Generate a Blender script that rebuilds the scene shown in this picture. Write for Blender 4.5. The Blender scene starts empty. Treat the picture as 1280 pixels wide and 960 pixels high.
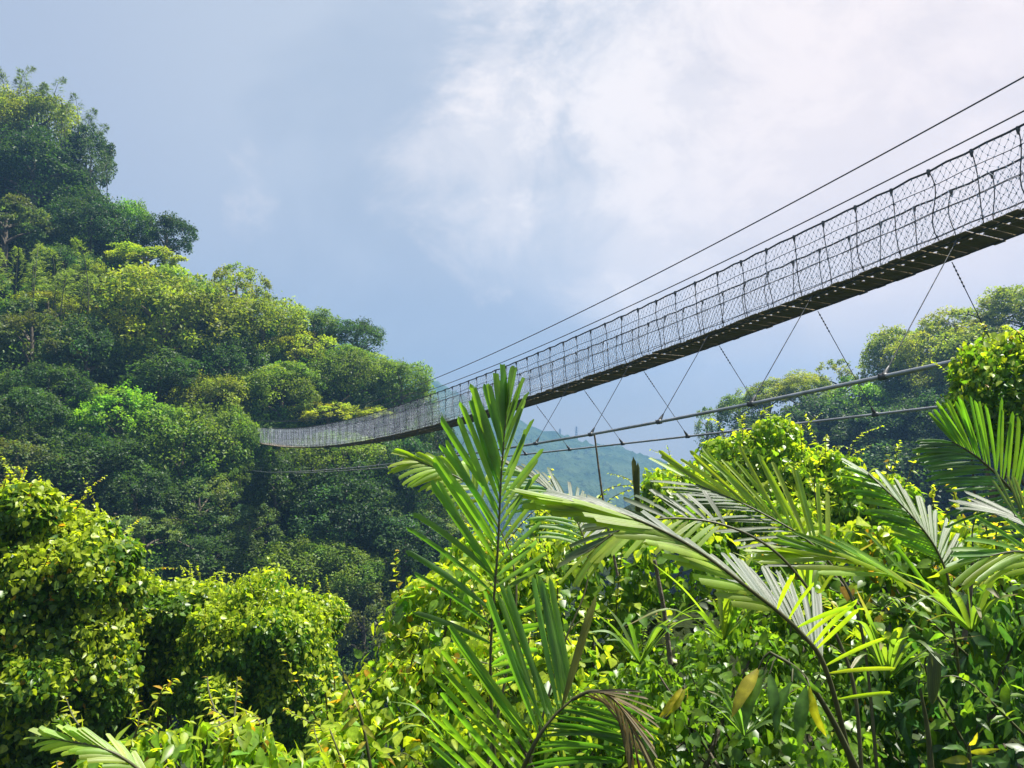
import bpy, math, random
import numpy as np
from mathutils import Vector

# ------------------------------------------------------------------ camera, sky, sun, exposure
SC = bpy.context.scene
COL = SC.collection
F = 960.0                      # focal length in pixels of the 1280 px wide picture
PITCH = math.radians(5.0)
cam_data = bpy.data.cameras.new("camera")
cam_data.sensor_width = 36.0
cam_data.lens = 36.0 * F / 1280.0
cam_data.clip_start = 0.05
cam_data.clip_end = 8000.0
cam = bpy.data.objects.new("camera", cam_data)
cam.location = (0, 0, 0)
cam.rotation_euler = (math.radians(90) + PITCH, 0, 0)
COL.objects.link(cam)
SC.camera = cam

SUN_EL = math.radians(67)
SUN_AZ = math.radians(74)      # clockwise from +Y (the view direction) towards +X
SUN_DIR = Vector((math.sin(SUN_AZ) * math.cos(SUN_EL), math.cos(SUN_AZ) * math.cos(SUN_EL), math.sin(SUN_EL)))
sun_data = bpy.data.lights.new("sun", 'SUN')
sun_data.energy = 5.0
sun_data.angle = math.radians(0.5)
sun_data.color = (1.0, 0.965, 0.88)
sun = bpy.data.objects.new("sun", sun_data)
sun.rotation_euler = (-SUN_DIR).to_track_quat('-Z', 'Y').to_euler()
sun.location = (40, 40, 120)
COL.objects.link(sun)

world = bpy.data.worlds.new("World")
SC.world = world
world.use_nodes = True
SKY_STRENGTH = 0.066
EXPOSURE = 1.40


def build_world():
    nt = world.node_tree
    N, L = nt.nodes, nt.links
    N.clear()
    out = N.new('ShaderNodeOutputWorld')
    bg = N.new('ShaderNodeBackground')
    bg.inputs['Strength'].default_value = SKY_STRENGTH
    L.new(bg.outputs[0], out.inputs['Surface'])
    sky = N.new('ShaderNodeTexSky')
    sky.sky_type = 'NISHITA'
    sky.sun_disc = False
    sky.sun_elevation = SUN_EL
    sky.sun_rotation = SUN_AZ
    sky.altitude = 300
    sky.air_density = 1.0
    sky.dust_density = 2.5
    sky.ozone_density = 1.5
    tc = N.new('ShaderNodeTexCoord')

    def noise(scale, detail, rough, dist, off):
        mp = N.new('ShaderNodeMapping')
        mp.inputs['Scale'].default_value = (1.0, 1.0, 1.35)
        mp.inputs['Location'].default_value = off
        L.new(tc.outputs['Generated'], mp.inputs['Vector'])
        n = N.new('ShaderNodeTexNoise')
        n.inputs['Scale'].default_value = scale
        n.inputs['Detail'].default_value = detail
        n.inputs['Roughness'].default_value = rough
        n.inputs['Distortion'].default_value = dist
        L.new(mp.outputs[0], n.inputs['Vector'])
        return n.outputs['Fac']

    def math_(op, a, b=None, clamp=False):
        m = N.new('ShaderNodeMath')
        m.operation = op
        m.use_clamp = clamp
        for i, v in enumerate((a, b)):
            if v is None:
                continue
            if isinstance(v, (int, float)):
                m.inputs[i].default_value = v
            else:
                L.new(v, m.inputs[i])
        return m.outputs[0]

    def ramp(v, a, b):
        r = N.new('ShaderNodeMapRange')
        r.interpolation_type = 'SMOOTHSTEP'
        r.inputs['From Min'].default_value = a
        r.inputs['From Max'].default_value = b
        L.new(v, r.inputs['Value'])
        return r.outputs['Result']

    def mix(f, a, b):
        m = N.new('ShaderNodeMix')
        m.data_type = 'RGBA'
        if isinstance(f, (int, float)):
            m.inputs[0].default_value = f
        else:
            L.new(f, m.inputs[0])
        for i, v in ((6, a), (7, b)):
            if isinstance(v, tuple):
                m.inputs[i].default_value = (*v, 1)
            else:
                L.new(v, m.inputs[i])
        return m.outputs[2]

    def lobe(d, a, b):
        """a soft patch of cloud standing round the direction d"""
        dn = Vector(d).normalized()
        vm = N.new('ShaderNodeVectorMath')
        vm.operation = 'DOT_PRODUCT'
        L.new(tc.outputs['Generated'], vm.inputs[0])
        vm.inputs[1].default_value = dn
        return ramp(vm.outputs['Value'], a, b)

    k = 0.5
    veil = (6.2 * k, 6.9 * k, 8.2 * k)          # thin high veil
    grey = (5.0 * k, 5.9 * k, 7.3 * k)
    puff = (12.0 * k, 11.2 * k, 11.0 * k)
    c = mix(0.86, sky.outputs[0], veil)
    # broad darker blue-grey banks
    
    # brightening towards the upper right, where the sun stands behind the veil
    glow = lobe((0.62, 0.86, 0.46), .66, 1.0)
    c = mix(math_('MULTIPLY', glow, .66), c, (11.6 * k, 10.7 * k, 10.5 * k))
    mid = lobe((-0.06, 0.87, 0.50), .88, 1.0)
    c = mix(math_('MULTIPLY', mid, .55), c, (7.6 * k, 8.2 * k, 9.0 * k))
    # soft cumulus
    cl = math_('ADD', noise(5.0, 10, .60, .45, (1.7, 2.3, 0.2)), math_('MULTIPLY', lobe((0.32, 0.93, 0.50), .86, 1.0), .27))
    cl = math_('SUBTRACT', cl, .16)
    bank = ramp(noise(2.2, 5, .55, .5, (3.1, 0.4, 7.7)), .44, .62)
    c = mix(math_('MULTIPLY', bank, .55), c, grey)
    m1 = ramp(cl, .41, .68)
    c = mix(math_('MULTIPLY', m1, .66), c, puff)
    # brighter, better defined heads on the clouds
    hd = math_('ADD', noise(8.5, 10, .62, .25, (4.4, 1.1, 2.9)), math_('MULTIPLY', lobe((0.28, 0.86, 0.58), .86, 1.0), .22))
    hd = math_('SUBTRACT', hd, .14)
    c = mix(math_('MULTIPLY', math_('MULTIPLY', ramp(hd, .47, .62), m1), .62), c, (13.6 * k, 12.4 * k, 11.8 * k))
    # warm light round the sun's side
    c = mix(math_('MULTIPLY', lobe((0.74, 0.92, 0.40), .84, 1.0), .60), c, (13.0 * k, 10.9 * k, 10.2 * k))
    # paler air just above the horizon
    sx = N.new('ShaderNodeSeparateXYZ')
    L.new(tc.outputs['Generated'], sx.inputs[0])
    low = N.new('ShaderNodeMapRange')
    low.interpolation_type = 'SMOOTHSTEP'
    low.inputs['From Min'].default_value = .20
    low.inputs['From Max'].default_value = .0
    L.new(sx.outputs['Z'], low.inputs['Value'])
    c = mix(math_('MULTIPLY', low.outputs['Result'], .75), c, (8.4 * k, 7.8 * k, 6.8 * k))
    L.new(c, bg.inputs['Color'])


build_world()
SC.view_settings.view_transform = 'Standard'
SC.view_settings.look = 'None'
SC.view_settings.exposure = EXPOSURE
SC.view_settings.gamma = 1.0
SC.view_settings.use_curve_mapping = False
cy = SC.cycles
cy.max_bounces = 6
cy.diffuse_bounces = 3
cy.glossy_bounces = 2
cy.transmission_bounces = 3
cy.transparent_max_bounces = 4
cy.volume_bounces = 1
cy.use_denoising = True
cy.caustics_reflective = False
cy.caustics_refractive = False
cy.sample_clamp_indirect = 6.0

# ------------------------------------------------------------------ helpers
RNG = np.random.default_rng(7)
cp, sp = math.cos(PITCH), math.sin(PITCH)


def ray(px, py):
    x = (px - 640.0) / F
    y = -(py - 480.0) / F
    d = np.array([x, cp - y * sp, sp + y * cp])
    return d / d[1]


def P(px, py, Y):
    """the point seen at (px, py) of the photograph, Y metres ahead"""
    return ray(px, py) * Y


def nrm(v):
    v = np.asarray(v, float)
    n = np.linalg.norm(v, axis=-1, keepdims=True)
    n[n < 1e-9] = 1
    return v / n


class MB:
    """collects vertices, quads, triangles and a colour per vertex; build() links ONE mesh object"""

    def __init__(self):
        self.v, self.q, self.t, self.c, self.al = [], [], [], [], []
        self.n = 0

    def add(self, v, q=None, t=None, c=(1, 1, 1), al=None):
        v = np.asarray(v, np.float32).reshape(-1, 3)
        c = np.asarray(c, np.float32)
        if c.ndim == 1:
            c = np.tile(c, (len(v), 1))
        self.v.append(v)
        self.c.append(c)
        self.al.append(np.full(len(v), .5, np.float32) if al is None else np.asarray(al, np.float32))
        if q is not None and len(q):
            self.q.append(np.asarray(q, np.int32).reshape(-1, 4) + self.n)
        if t is not None and len(t):
            self.t.append(np.asarray(t, np.int32).reshape(-1, 3) + self.n)
        self.n += len(v)

    def mesh(self, name, mat, smooth=False):
        v = np.concatenate(self.v)
        c = np.concatenate(self.c)
        q = np.concatenate(self.q) if self.q else np.zeros((0, 4), np.int32)
        t = np.concatenate(self.t) if self.t else np.zeros((0, 3), np.int32)
        me = bpy.data.meshes.new(name)
        me.vertices.add(len(v))
        me.vertices.foreach_set("co", v.ravel())
        loops = np.concatenate([q.ravel(), t.ravel()])
        me.loops.add(len(loops))
        me.loops.foreach_set("vertex_index", loops)
        nq, ntt = len(q), len(t)
        me.polygons.add(nq + ntt)
        starts = np.concatenate([np.arange(nq) * 4, nq * 4 + np.arange(ntt) * 3]).astype(np.int32)
        me.polygons.foreach_set("loop_start", starts)
        if smooth:
            me.polygons.foreach_set("use_smooth", np.ones(nq + ntt, bool))
        a = me.color_attributes.new("tint", 'FLOAT_COLOR', 'POINT')
        a.data.foreach_set("color", np.concatenate([c, np.concatenate(self.al)[:, None]], 1).astype(np.float32).ravel())
        me.update(calc_edges=True)
        me.materials.append(mat)
        return me

    def build(self, name, mat, parent=None, smooth=False):
        o = bpy.data.objects.new(name, self.mesh(name, mat, smooth))
        COL.objects.link(o)
        if parent is not None:
            put_under(o, parent)
        return o


def put_under(o, parent):
    o.parent = parent
    o.matrix_parent_inverse = world_matrix(parent).inverted()


def world_matrix(o):
    m = o.matrix_basis.copy()
    while o.parent is not None:
        m = o.parent.matrix_basis @ o.matrix_parent_inverse @ m
        o = o.parent
    return m


def tag(o, label=None, cat=None, group=None, kind=None):
    if label:
        o["label"] = label
    if cat:
        o["category"] = cat
    if group:
        o["group"] = group
    if kind:
        o["kind"] = kind
    return o


def empty(name, loc, label, cat, group=None):
    o = bpy.data.objects.new(name, None)
    o.empty_display_size = .2
    o.location = Vector([float(a) for a in loc])
    COL.objects.link(o)
    return tag(o, label, cat, group)


def spline(pts, n):
    """Catmull-Rom through pts, n samples"""
    p = np.asarray(pts, float)
    p = np.vstack([2 * p[0] - p[1], p, 2 * p[-1] - p[-2]])
    m = len(p) - 3
    u = np.linspace(0, m - 1e-6, n)
    i = u.astype(int)
    f = (u - i)[:, None]
    a, b, c, d = p[i], p[i + 1], p[i + 2], p[i + 3]
    return .5 * (2 * b + (c - a) * f + (2 * a - 5 * b + 4 * c - d) * f ** 2 + (3 * b - a - 3 * c + d) * f ** 3)


def tube(mb, pts, r, sides=6, c=(1, 1, 1)):
    p = np.asarray(pts, float)
    n = len(p)
    r = np.broadcast_to(np.asarray(r, float), (n,))
    T = nrm(np.gradient(p, axis=0))
    ref = np.array([0, 0, 1.0]) if abs(T[:, 2]).mean() < .8 else np.array([1.0, 0, 0])
    A = nrm(np.cross(T, ref))
    B = np.cross(T, A)
    ang = np.arange(sides) * 2 * math.pi / sides
    ring = A[:, None] * np.cos(ang)[None, :, None] + B[:, None] * np.sin(ang)[None, :, None]
    v = (p[:, None] + ring * r[:, None, None]).reshape(-1, 3)
    i = np.arange(n - 1)[:, None] * sides
    j = np.arange(sides)[None]
    j2 = (j + 1) % sides
    q = np.stack([i + j, i + j2, i + sides + j2, i + sides + j], -1).reshape(-1, 4)
    mb.add(v, q, c=c)
    if sides >= 4:
        k = np.arange(1, sides - 1)
        mb.add(v[:sides], t=np.stack([0 * k, k + 1, k], 1), c=c)
        mb.add(v[-sides:], t=np.stack([0 * k, k, k + 1], 1), c=c)


def sticks(mb, A, B, r, sides=3, c=(1, 1, 1)):
    """many straight thin bars at once"""
    A = np.asarray(A, float)
    B = np.asarray(B, float)
    n = len(A)
    r = np.broadcast_to(np.asarray(r, float), (n,))
    T = nrm(B - A)
    ref = np.where((abs(T[:, 2]) < .9)[:, None], np.array([[0, 0, 1.0]]), np.array([[1.0, 0, 0]]))
    U = nrm(np.cross(T, ref))
    V = np.cross(T, U)
    ang = np.arange(sides) * 2 * math.pi / sides
    ring = (U[:, None] * np.cos(ang)[None, :, None] + V[:, None] * np.sin(ang)[None, :, None]) * r[:, None, None]
    v = np.concatenate([A[:, None] + ring, B[:, None] + ring], 1).reshape(-1, 3)
    j = np.arange(sides)
    f = np.stack([j, (j + 1) % sides, sides + (j + 1) % sides, sides + j], 1)
    q = (np.arange(n)[:, None, None] * 2 * sides + f[None]).reshape(-1, 4)
    mb.add(v, q, c=c)


def box(mb, c, ax, ay, az, col=(1, 1, 1)):
    c, ax, ay, az = (np.asarray(a, float) for a in (c, ax, ay, az))
    v = [c + sx * ax + sy * ay + sz * az for sz in (-1, 1) for sy in (-1, 1) for sx in (-1, 1)]
    q = [(0, 2, 3, 1), (4, 5, 7, 6), (0, 1, 5, 4), (2, 6, 7, 3), (0, 4, 6, 2), (1, 3, 7, 5)]
    mb.add(v, q, c=col)


# ------------------------------------------------------------------ materials
def new_mat(name):
    m = bpy.data.materials.new(name)
    m.use_nodes = True
    nt = m.node_tree
    nt.nodes.clear()
    return m, nt, nt.nodes, nt.links


def leaf_material(name, rough=.42, spec=.4, trans=.38, trans_gain=(1.32, 1.34, .45), vein=0.0, noise_scale=0, obj_color=True):
    m, nt, N, L = new_mat(name)
    out = N.new('ShaderNodeOutputMaterial')
    at = N.new('ShaderNodeAttribute')
    at.attribute_name = "tint"
    col = at.outputs['Color']
    if obj_color:
        oi = N.new('ShaderNodeObjectInfo')
        mx = N.new('ShaderNodeMix')
        mx.data_type = 'RGBA'
        mx.blend_type = 'MULTIPLY'
        mx.inputs[0].default_value = 1
        L.new(col, mx.inputs[6])
        L.new(oi.outputs['Color'], mx.inputs[7])
        col = mx.outputs[2]
    if noise_scale:
        tc = N.new('ShaderNodeTexCoord')
        nz = N.new('ShaderNodeTexNoise')
        nz.inputs['Scale'].default_value = noise_scale
        nz.inputs['Detail'].default_value = 4
        L.new(tc.outputs['Object'], nz.inputs['Vector'])
        mr = N.new('ShaderNodeMapRange')
        mr.inputs['From Min'].default_value = .3
        mr.inputs['From Max'].default_value = .7
        mr.inputs['To Min'].default_value = .72
        mr.inputs['To Max'].default_value = 1.25
        L.new(nz.outputs['Fac'], mr.inputs['Value'])
        mx2 = N.new('ShaderNodeVectorMath')
        mx2.operation = 'SCALE'
        L.new(col, mx2.inputs[0])
        L.new(mr.outputs[0], mx2.inputs['Scale'])
        col = mx2.outputs[0]
    bump = None
    if vein:
        wv = N.new('ShaderNodeMath')
        wv.operation = 'MULTIPLY'
        L.new(at.outputs['Alpha'], wv.inputs[0])
        wv.inputs[1].default_value = 44.0
        sn = N.new('ShaderNodeMath')
        sn.operation = 'SINE'
        L.new(wv.outputs[0], sn.inputs[0])
        mr3 = N.new('ShaderNodeMapRange')
        mr3.inputs['From Min'].default_value = -1
        mr3.inputs['To Min'].default_value = 1 - vein
        mr3.inputs['To Max'].default_value = 1 + vein
        L.new(sn.outputs[0], mr3.inputs['Value'])
        vm = N.new('ShaderNodeVectorMath')
        vm.operation = 'SCALE'
        L.new(col, vm.inputs[0])
        L.new(mr3.outputs[0], vm.inputs['Scale'])
        col = vm.outputs[0]
        bump = N.new('ShaderNodeBump')
        bump.inputs['Strength'].default_value = .22
        bump.inputs['Distance'].default_value = .002
        L.new(sn.outputs[0], bump.inputs['Height'])
    pb = N.new('ShaderNodeBsdfPrincipled')
    pb.inputs['Roughness'].default_value = rough
    pb.inputs['Specular IOR Level'].default_value = spec
    L.new(col, pb.inputs['Base Color'])
    if bump:
        L.new(bump.outputs[0], pb.inputs['Normal'])
    tr = N.new('ShaderNodeBsdfTranslucent')
    g = N.new('ShaderNodeMix')
    g.data_type = 'RGBA'
    g.blend_type = 'MULTIPLY'
    g.inputs[0].default_value = 1
    L.new(col, g.inputs[6])
    g.inputs[7].default_value = (*[x * 1.6 for x in trans_gain], 1)
    L.new(g.outputs[2], tr.inputs['Color'])
    ms = N.new('ShaderNodeMixShader')
    ms.inputs[0].default_value = trans
    L.new(pb.outputs[0], ms.inputs[1])
    L.new(tr.outputs[0], ms.inputs[2])
    L.new(ms.outputs[0], out.inputs['Surface'])
    return m


def plain_material(name, color, rough=.7, metal=0.0, spec=.4, noise_scale=0, noise_amt=.35, bump=0.0, second=None, attr=False, obj=True):
    m, nt, N, L = new_mat(name)
    out = N.new('ShaderNodeOutputMaterial')
    pb = N.new('ShaderNodeBsdfPrincipled')
    pb.inputs['Base Color'].default_value = (*color, 1)
    pb.inputs['Roughness'].default_value = rough
    pb.inputs['Metallic'].default_value = metal
    pb.inputs['Specular IOR Level'].default_value = spec
    if noise_scale:
        tc = N.new('ShaderNodeTexCoord')
        nz = N.new('ShaderNodeTexNoise')
        nz.inputs['Scale'].default_value = noise_scale
        nz.inputs['Detail'].default_value = 6
        L.new(tc.outputs['Object'], nz.inputs['Vector'])
        mr = N.new('ShaderNodeMapRange')
        mr.inputs['From Min'].default_value = .35
        mr.inputs['From Max'].default_value = .65
        L.new(nz.outputs['Fac'], mr.inputs['Value'])
        mx = N.new('ShaderNodeMix')
        mx.data_type = 'RGBA'
        L.new(mr.outputs[0], mx.inputs[0])
        b = second or tuple(x * (1 - noise_amt) for x in color)
        mx.inputs[6].default_value = (*color, 1)
        mx.inputs[7].default_value = (*b, 1)
        L.new(mx.outputs[2], pb.inputs['Base Color'])
        if bump:
            bp = N.new('ShaderNodeBump')
            bp.inputs['Strength'].default_value = bump
            bp.inputs['Distance'].default_value = 1.0 / noise_scale
            L.new(nz.outputs['Fac'], bp.inputs['Height'])
            L.new(bp.outputs[0], pb.inputs['Normal'])
    if attr:
        at = N.new('ShaderNodeAttribute')
        at.attribute_name = "tint"
        L.new(at.outputs['Color'], pb.inputs['Base Color'])
    L.new(pb.outputs[0], out.inputs['Surface'])
    return m


M_TREE = leaf_material("tree_leaves", rough=.5, spec=.28, trans=.44)
M_LEAF = leaf_material("vine_leaves", rough=.38, spec=.42, trans=.50, noise_scale=42.0)
M_PALM = leaf_material("palm_leaflets", rough=.44, spec=.85, trans=.50, noise_scale=9.0, vein=.16)
M_BARK = plain_material("bark", (.13, .105, .075), .85, noise_scale=14, bump=.5)
M_STEM = plain_material("stem", (.07, .075, .025), .6, noise_scale=20, attr=False)
M_RACHIS = plain_material("rachis", (.085, .085, .03), .5, noise_scale=30)
M_DRY = leaf_material("dry_leaflets", rough=.7, spec=.2, trans=.2, trans_gain=(1.1, .9, .6), noise_scale=15)
M_SOIL = plain_material("soil", (.018, .022, .009), .95, spec=.05, noise_scale=2.2, bump=.6, second=(.024, .036, .012))
M_HILL = plain_material("hill_ground", (.022, .036, .014), .95, spec=.05, noise_scale=.35, bump=.8, second=(.036, .05, .02))
M_FAR = plain_material("far_forest", (.030, .060, .020), .95, spec=.05, noise_scale=.035, bump=1.0, second=(.062, .095, .034))
M_ROPE = plain_material("rope", (.040, .043, .048), .6, spec=.35, noise_scale=30)
M_NET = plain_material("net_wire", (.46, .50, .58), .40, metal=.25, spec=.5)
M_WIRE = plain_material("wire", (.07, .072, .075), .55, metal=.4)
M_CABLE = plain_material("galvanised_cable", (.42, .43, .44), .38, metal=.65, noise_scale=3)
M_DECK = plain_material("deck_planks", (.17, .130, .068), .8, spec=.2, noise_scale=5, bump=.3, second=(.21, .165, .090))
M_CLAMP = plain_material("clamp_steel", (.10, .10, .10), .5, metal=.6)

# ------------------------------------------------------------------ foliage kit
# leaf templates: x across, y along, z normal
KITE = (np.array([(0, 0, 0), (.30, .48, .06), (0, 1, -.05), (-.30, .48, .06)]), np.array([(0, 1, 2, 3)]), None)


def ovate(width=.36, fold=.14, droop=.16, shoulder=.75):
    ys = [0, .18, .45, .75, 1.0]
    ws = [0, width * shoulder, width, width * .55, 0]
    v, mid = [], []
    for y, w in zip(ys, ws):
        z = -droop * y * y
        v.append((0, y, z - fold * w * .5))
    for y, w in list(zip(ys, ws))[1:4]:
        z = -droop * y * y
        v.append((w, y - .03, z + fold * w))
        v.append((-w, y - .03, z + fold * w))
    # 0..4 midrib, 5/6, 7/8, 9/10 sides
    t = [(0, 5, 1), (0, 1, 6), (3, 9, 4), (3, 4, 10)]
    q = [(1, 5, 7, 2), (2, 7, 9, 3), (1, 2, 8, 6), (2, 3, 10, 8)]
    return np.array(v, float), np.array(q), np.array(t)


OVATE = ovate(.31, .15, .20, .8)
HEART = ovate(.46, .16, .22, 1.0)
LANCE = ovate(.20, .2, .30, .7)


def leaves(mb, tpl, pos, direction, normal, size, cols, wscale=1.0):
    tv, tq, tt = tpl
    n = len(pos)
    if n == 0:
        return
    Y = nrm(direction)
    X = nrm(np.cross(Y, normal))
    Z = np.cross(X, Y)
    size = np.broadcast_to(np.asarray(size, float), (n,))
    k = len(tv)
    v = (pos[:, None] + size[:, None, None] * (tv[None, :, 0:1] * wscale * X[:, None] + tv[None, :, 1:2] * Y[:, None] + tv[None, :, 2:3] * Z[:, None]))
    off = (np.arange(n) * k)[:, None, None]
    q = (tq[None] + off).reshape(-1, 4) if tq is not None else None
    t = (tt[None] + off).reshape(-1, 3) if tt is not None else None
    c = np.repeat(np.asarray(cols, np.float32), k, 0)
    if k == 11:      # paler midrib
        c = c * np.tile(np.array([1.25, 1.22, 1.2, 1.18, 1.05] + [.92] * 6, np.float32), n)[:, None]
    mb.add(v.reshape(-1, 3), q, t, c)


def rand_dir(n, rng):
    return nrm(rng.normal(size=(n, 3)))


def crown_mesh(name, seed, lobes=34, subs=9, per=42, leaf=.055, flat=.85, spread=.62, lobe_r=(.26, .44), bottom=-.35, wisps=.18, narrow=1.0):
    """a crown of unit radius: lobes, clumps on the lobes, leaf-sized faces on the clumps"""
    rng = np.random.default_rng(seed)
    mb = MB()
    i = np.arange(lobes) + .5
    zz = 1 - (1 - bottom) * i / lobes
    ph = i * 2.39996 + rng.uniform(0, 6)
    rr = np.sqrt(np.clip(1 - zz ** 2, 0, 1))
    d = np.stack([rr * np.cos(ph), rr * np.sin(ph), zz], 1) + rng.normal(0, .16, (lobes, 3))
    d = nrm(d)
    lr = rng.uniform(*lobe_r, lobes)
    lc = d * (spread * rng.uniform(.75, 1.18, lobes))[:, None]
    lobe_t = rng.uniform(.72, 1.28, lobes)
    lobe_h = rng.normal(0, .10, lobes)
    for k in range(lobes):
        sd = nrm(rand_dir(subs, rng) + d[k] * .75 + np.array([0, 0, .25]))
        sc = lc[k] + sd * lr[k] * rng.uniform(.62, 1.05, subs)[:, None]
        sr = lr[k] * rng.uniform(.26, .50, subs)
        n = subs * per
        idx = np.repeat(np.arange(subs), per)
        ld = nrm(rand_dir(n, rng) + sd[idx] * .55 + np.array([0, 0, .2]))
        rad = sr[idx] * rng.uniform(.55, 1.1, n) ** .6
        w = rng.random(n) < wisps
        rad = np.where(w, rad * rng.uniform(1.1, 1.55, n), rad)
        pos = sc[idx] + ld * rad[:, None] * np.array([1, 1, flat])
        nn = nrm(ld * .55 + np.array([0, 0, .7]) + rng.normal(0, .42, (n, 3)))
        di = nrm(rng.normal(0, 1, (n, 3)) + ld * .6 + np.array([0, 0, -.35]))
        val = lobe_t[k] * rng.uniform(.78, 1.22, (subs,))[idx] * rng.uniform(.72, 1.28, n)
        hue = lobe_h[k] + rng.normal(0, .07, n)
        c = np.stack([val * (1 + hue * 1.3), val * (1 + hue * .25), val * (1 - hue * .9)], 1)
        leaves(mb, KITE, pos * np.array([1, 1, flat]), di, nn, leaf * rng.uniform(.65, 1.35, n), np.clip(c, .2, 2.6), narrow)
    return mb.mesh(name, M_TREE)


def trunk_mesh(name, seed, n_limb=6):
    """a tapered trunk below a unit crown, limbs reaching into it"""
    rng = np.random.default_rng(seed)
    mb = MB()
    tr = spline([(0, 0, -1.9), (.05, .02, -1.2), (-.03, .04, -.6), (.02, 0, -.1), (.0, .03, .35)], 14)
    tube(mb, tr, np.linspace(.11, .03, 14), 8)
    for k in range(n_limb):
        a = k * 2.4 + rng.uniform(-.4, .4)
        z0 = rng.uniform(-.75, .0)
        L = rng.uniform(.6, .85)
        e = np.array([math.cos(a) * L, math.sin(a) * L, z0 + rng.uniform(.25, .6)])
        tube(mb, spline([(0, .02, z0), e * np.array([.4, .4, .5]) + np.array([0, 0, z0 * .4]), e], 8), np.linspace(.05, .012, 8), 5)
    return mb.mesh(name, M_BARK)


CROWNS = {
    'dome': [crown_mesh("dome_crown", 11, 38, 10, 46, .050), crown_mesh("dome_crown", 12, 36, 10, 46, .052)],
    'round': [crown_mesh("round_crown", 21, 26, 9, 46, .066, flat=.95, lobe_r=(.30, .5)), crown_mesh("round_crown", 22, 24, 9, 46, .068, flat=.92), crown_mesh("round_crown", 23, 26, 8, 50, .064, flat=1.0)],
    'loose': [crown_mesh("loose_crown", 31, 24, 8, 34, .062, flat=.9, spread=.72, lobe_r=(.18, .34), wisps=.28), crown_mesh("loose_crown", 32, 22, 8, 36, .062, flat=.95, spread=.70, lobe_r=(.2, .34), wisps=.25)],
    'layer': [crown_mesh("layered_crown", 41, 24, 10, 40, .070, flat=.62, spread=.74, lobe_r=(.22, .36), wisps=.18)],
    'airy': [crown_mesh("airy_crown", 51, 16, 7, 26, .075, flat=1.05, spread=.72, lobe_r=(.16, .3), wisps=.3)],
}
TRUNKS = [trunk_mesh("trunk", 5), trunk_mesh("trunk", 6)]

# ------------------------------------------------------------------ terrain
def depth_left(px, py):
    d0 = 55 + .035 * px
    return d0 / np.maximum(1 - .75 * (564 - py) / 960.0, .3)


def depth_right(px, py):
    d0 = 95 - .060 * (px - 870)
    return d0 / np.maximum(1 - .75 * (564 - py) / 960.0, .3)


SKY_L = np.array([(-520, -60), (-300, 30), (-120, 100), (0, 140), (60, 165), (130, 225), (150, 300), (240, 350), (330, 390), (420, 420), (480, 450), (530, 495), (548, 560), (575, 640), (600, 690), (660, 700), (760, 690)], float)
SKY_R = np.array([(760, 640), (860, 575), (880, 560), (930, 530), (1010, 515), (1060, 490), (1110, 470), (1150, 440), (1200, 425), (1280, 400), (1400, 350), (1600, 300), (1900, 250)], float)


def hill_mesh(name, sil, depth, y_bottom, back):
    """a hillside that leans away from the viewer, with its back falling off behind the ridge"""
    rng = np.random.default_rng(3)
    cols = np.linspace(sil[0, 0], sil[-1, 0], 90)
    rows = np.linspace(0, 1, 40)
    top = np.interp(cols, sil[:, 0], sil[:, 1])
    v = []
    for px, ty in zip(cols, top):
        for u in rows:
            py = y_bottom + (ty - y_bottom) * u
            d = float(depth(px, py))
            v.append(P(px, py, d) * (1 + 2.2 / d) + np.array([0, 0, -1.0]))
        ridge = v[-1]
        for k in range(1, 9):
            v.append(ridge + np.array([0, k * back, -k * back * .62]))
    nr = 48
    v = np.array(v) + rng.normal(0, .35, (len(v), 3))
    i, j = np.meshgrid(np.arange(len(cols) - 1), np.arange(nr - 1), indexing='ij')
    a = (i * nr + j).ravel()
    mb = MB()
    mb.add(v, np.stack([a, a + nr, a + nr + 1, a + 1], 1))
    o = mb.build(name, M_HILL, smooth=True)
    return tag(o, kind='structure')


hill_mesh("left_hillside", SKY_L, depth_left, 1150, 6.0)
hill_mesh("right_hillside", SKY_R, depth_right, 900, 7.0)


def smooth_noise(x, y, seed, octaves=5, base=1.0):
    rng = np.random.default_rng(seed)
    z = np.zeros_like(x)
    amp = 1.0
    f = base
    for o in range(octaves):
        for k in range(3):
            a = rng.uniform(0, 6.28)
            z += amp / 3 * np.sin((x * math.cos(a) + y * math.sin(a)) * f * rng.uniform(.7, 1.3) + rng.uniform(0, 6.28))
        amp *= .55
        f *= 2.1
    return z


def far_mountain():
    rid = np.array([(150, 330), (300, 385), (420, 425), (485, 447), (515, 462), (545, 482), (600, 508), (640, 529), (680, 543), (720, 549), (780, 557), (840, 573), (900, 585), (1000, 575), (1200, 560), (1500, 540)], float)
    cols = np.linspace(150, 1500, 300)
    top = np.interp(cols, rid[:, 0], rid[:, 1])
    rows = np.linspace(0, 1, 90)
    v = []
    for px, ty in zip(cols, top):
        for u in rows:
            d = 850 - 570 * u ** .9
            py = ty + (760 - ty) * u ** 1.15
            v.append(P(px, py, d))
        b = P(px, ty, 850)
        v.append(b + np.array([0, 90, -22]))
        v.append(b + np.array([0, 150, -120]))
    v = np.array(v)
    n = smooth_noise(v[:, 0], v[:, 1], 4, 5, .013)
    fine = RNG.normal(0, 1, len(v))
    v[:, 2] += n * 7.5 * np.clip(v[:, 1] / 850, .2, 1) + fine * 1.5
    nr = 92
    i, j = np.meshgrid(np.arange(len(cols) - 1), np.arange(nr - 1), indexing='ij')
    a = (i * nr + j).ravel()
    mb = MB()
    mb.add(v, np.stack([a, a + 1, a + nr + 1, a + nr], 1))
    tag(mb.build("far_mountain", M_FAR), kind='structure')


far_mountain()


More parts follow.
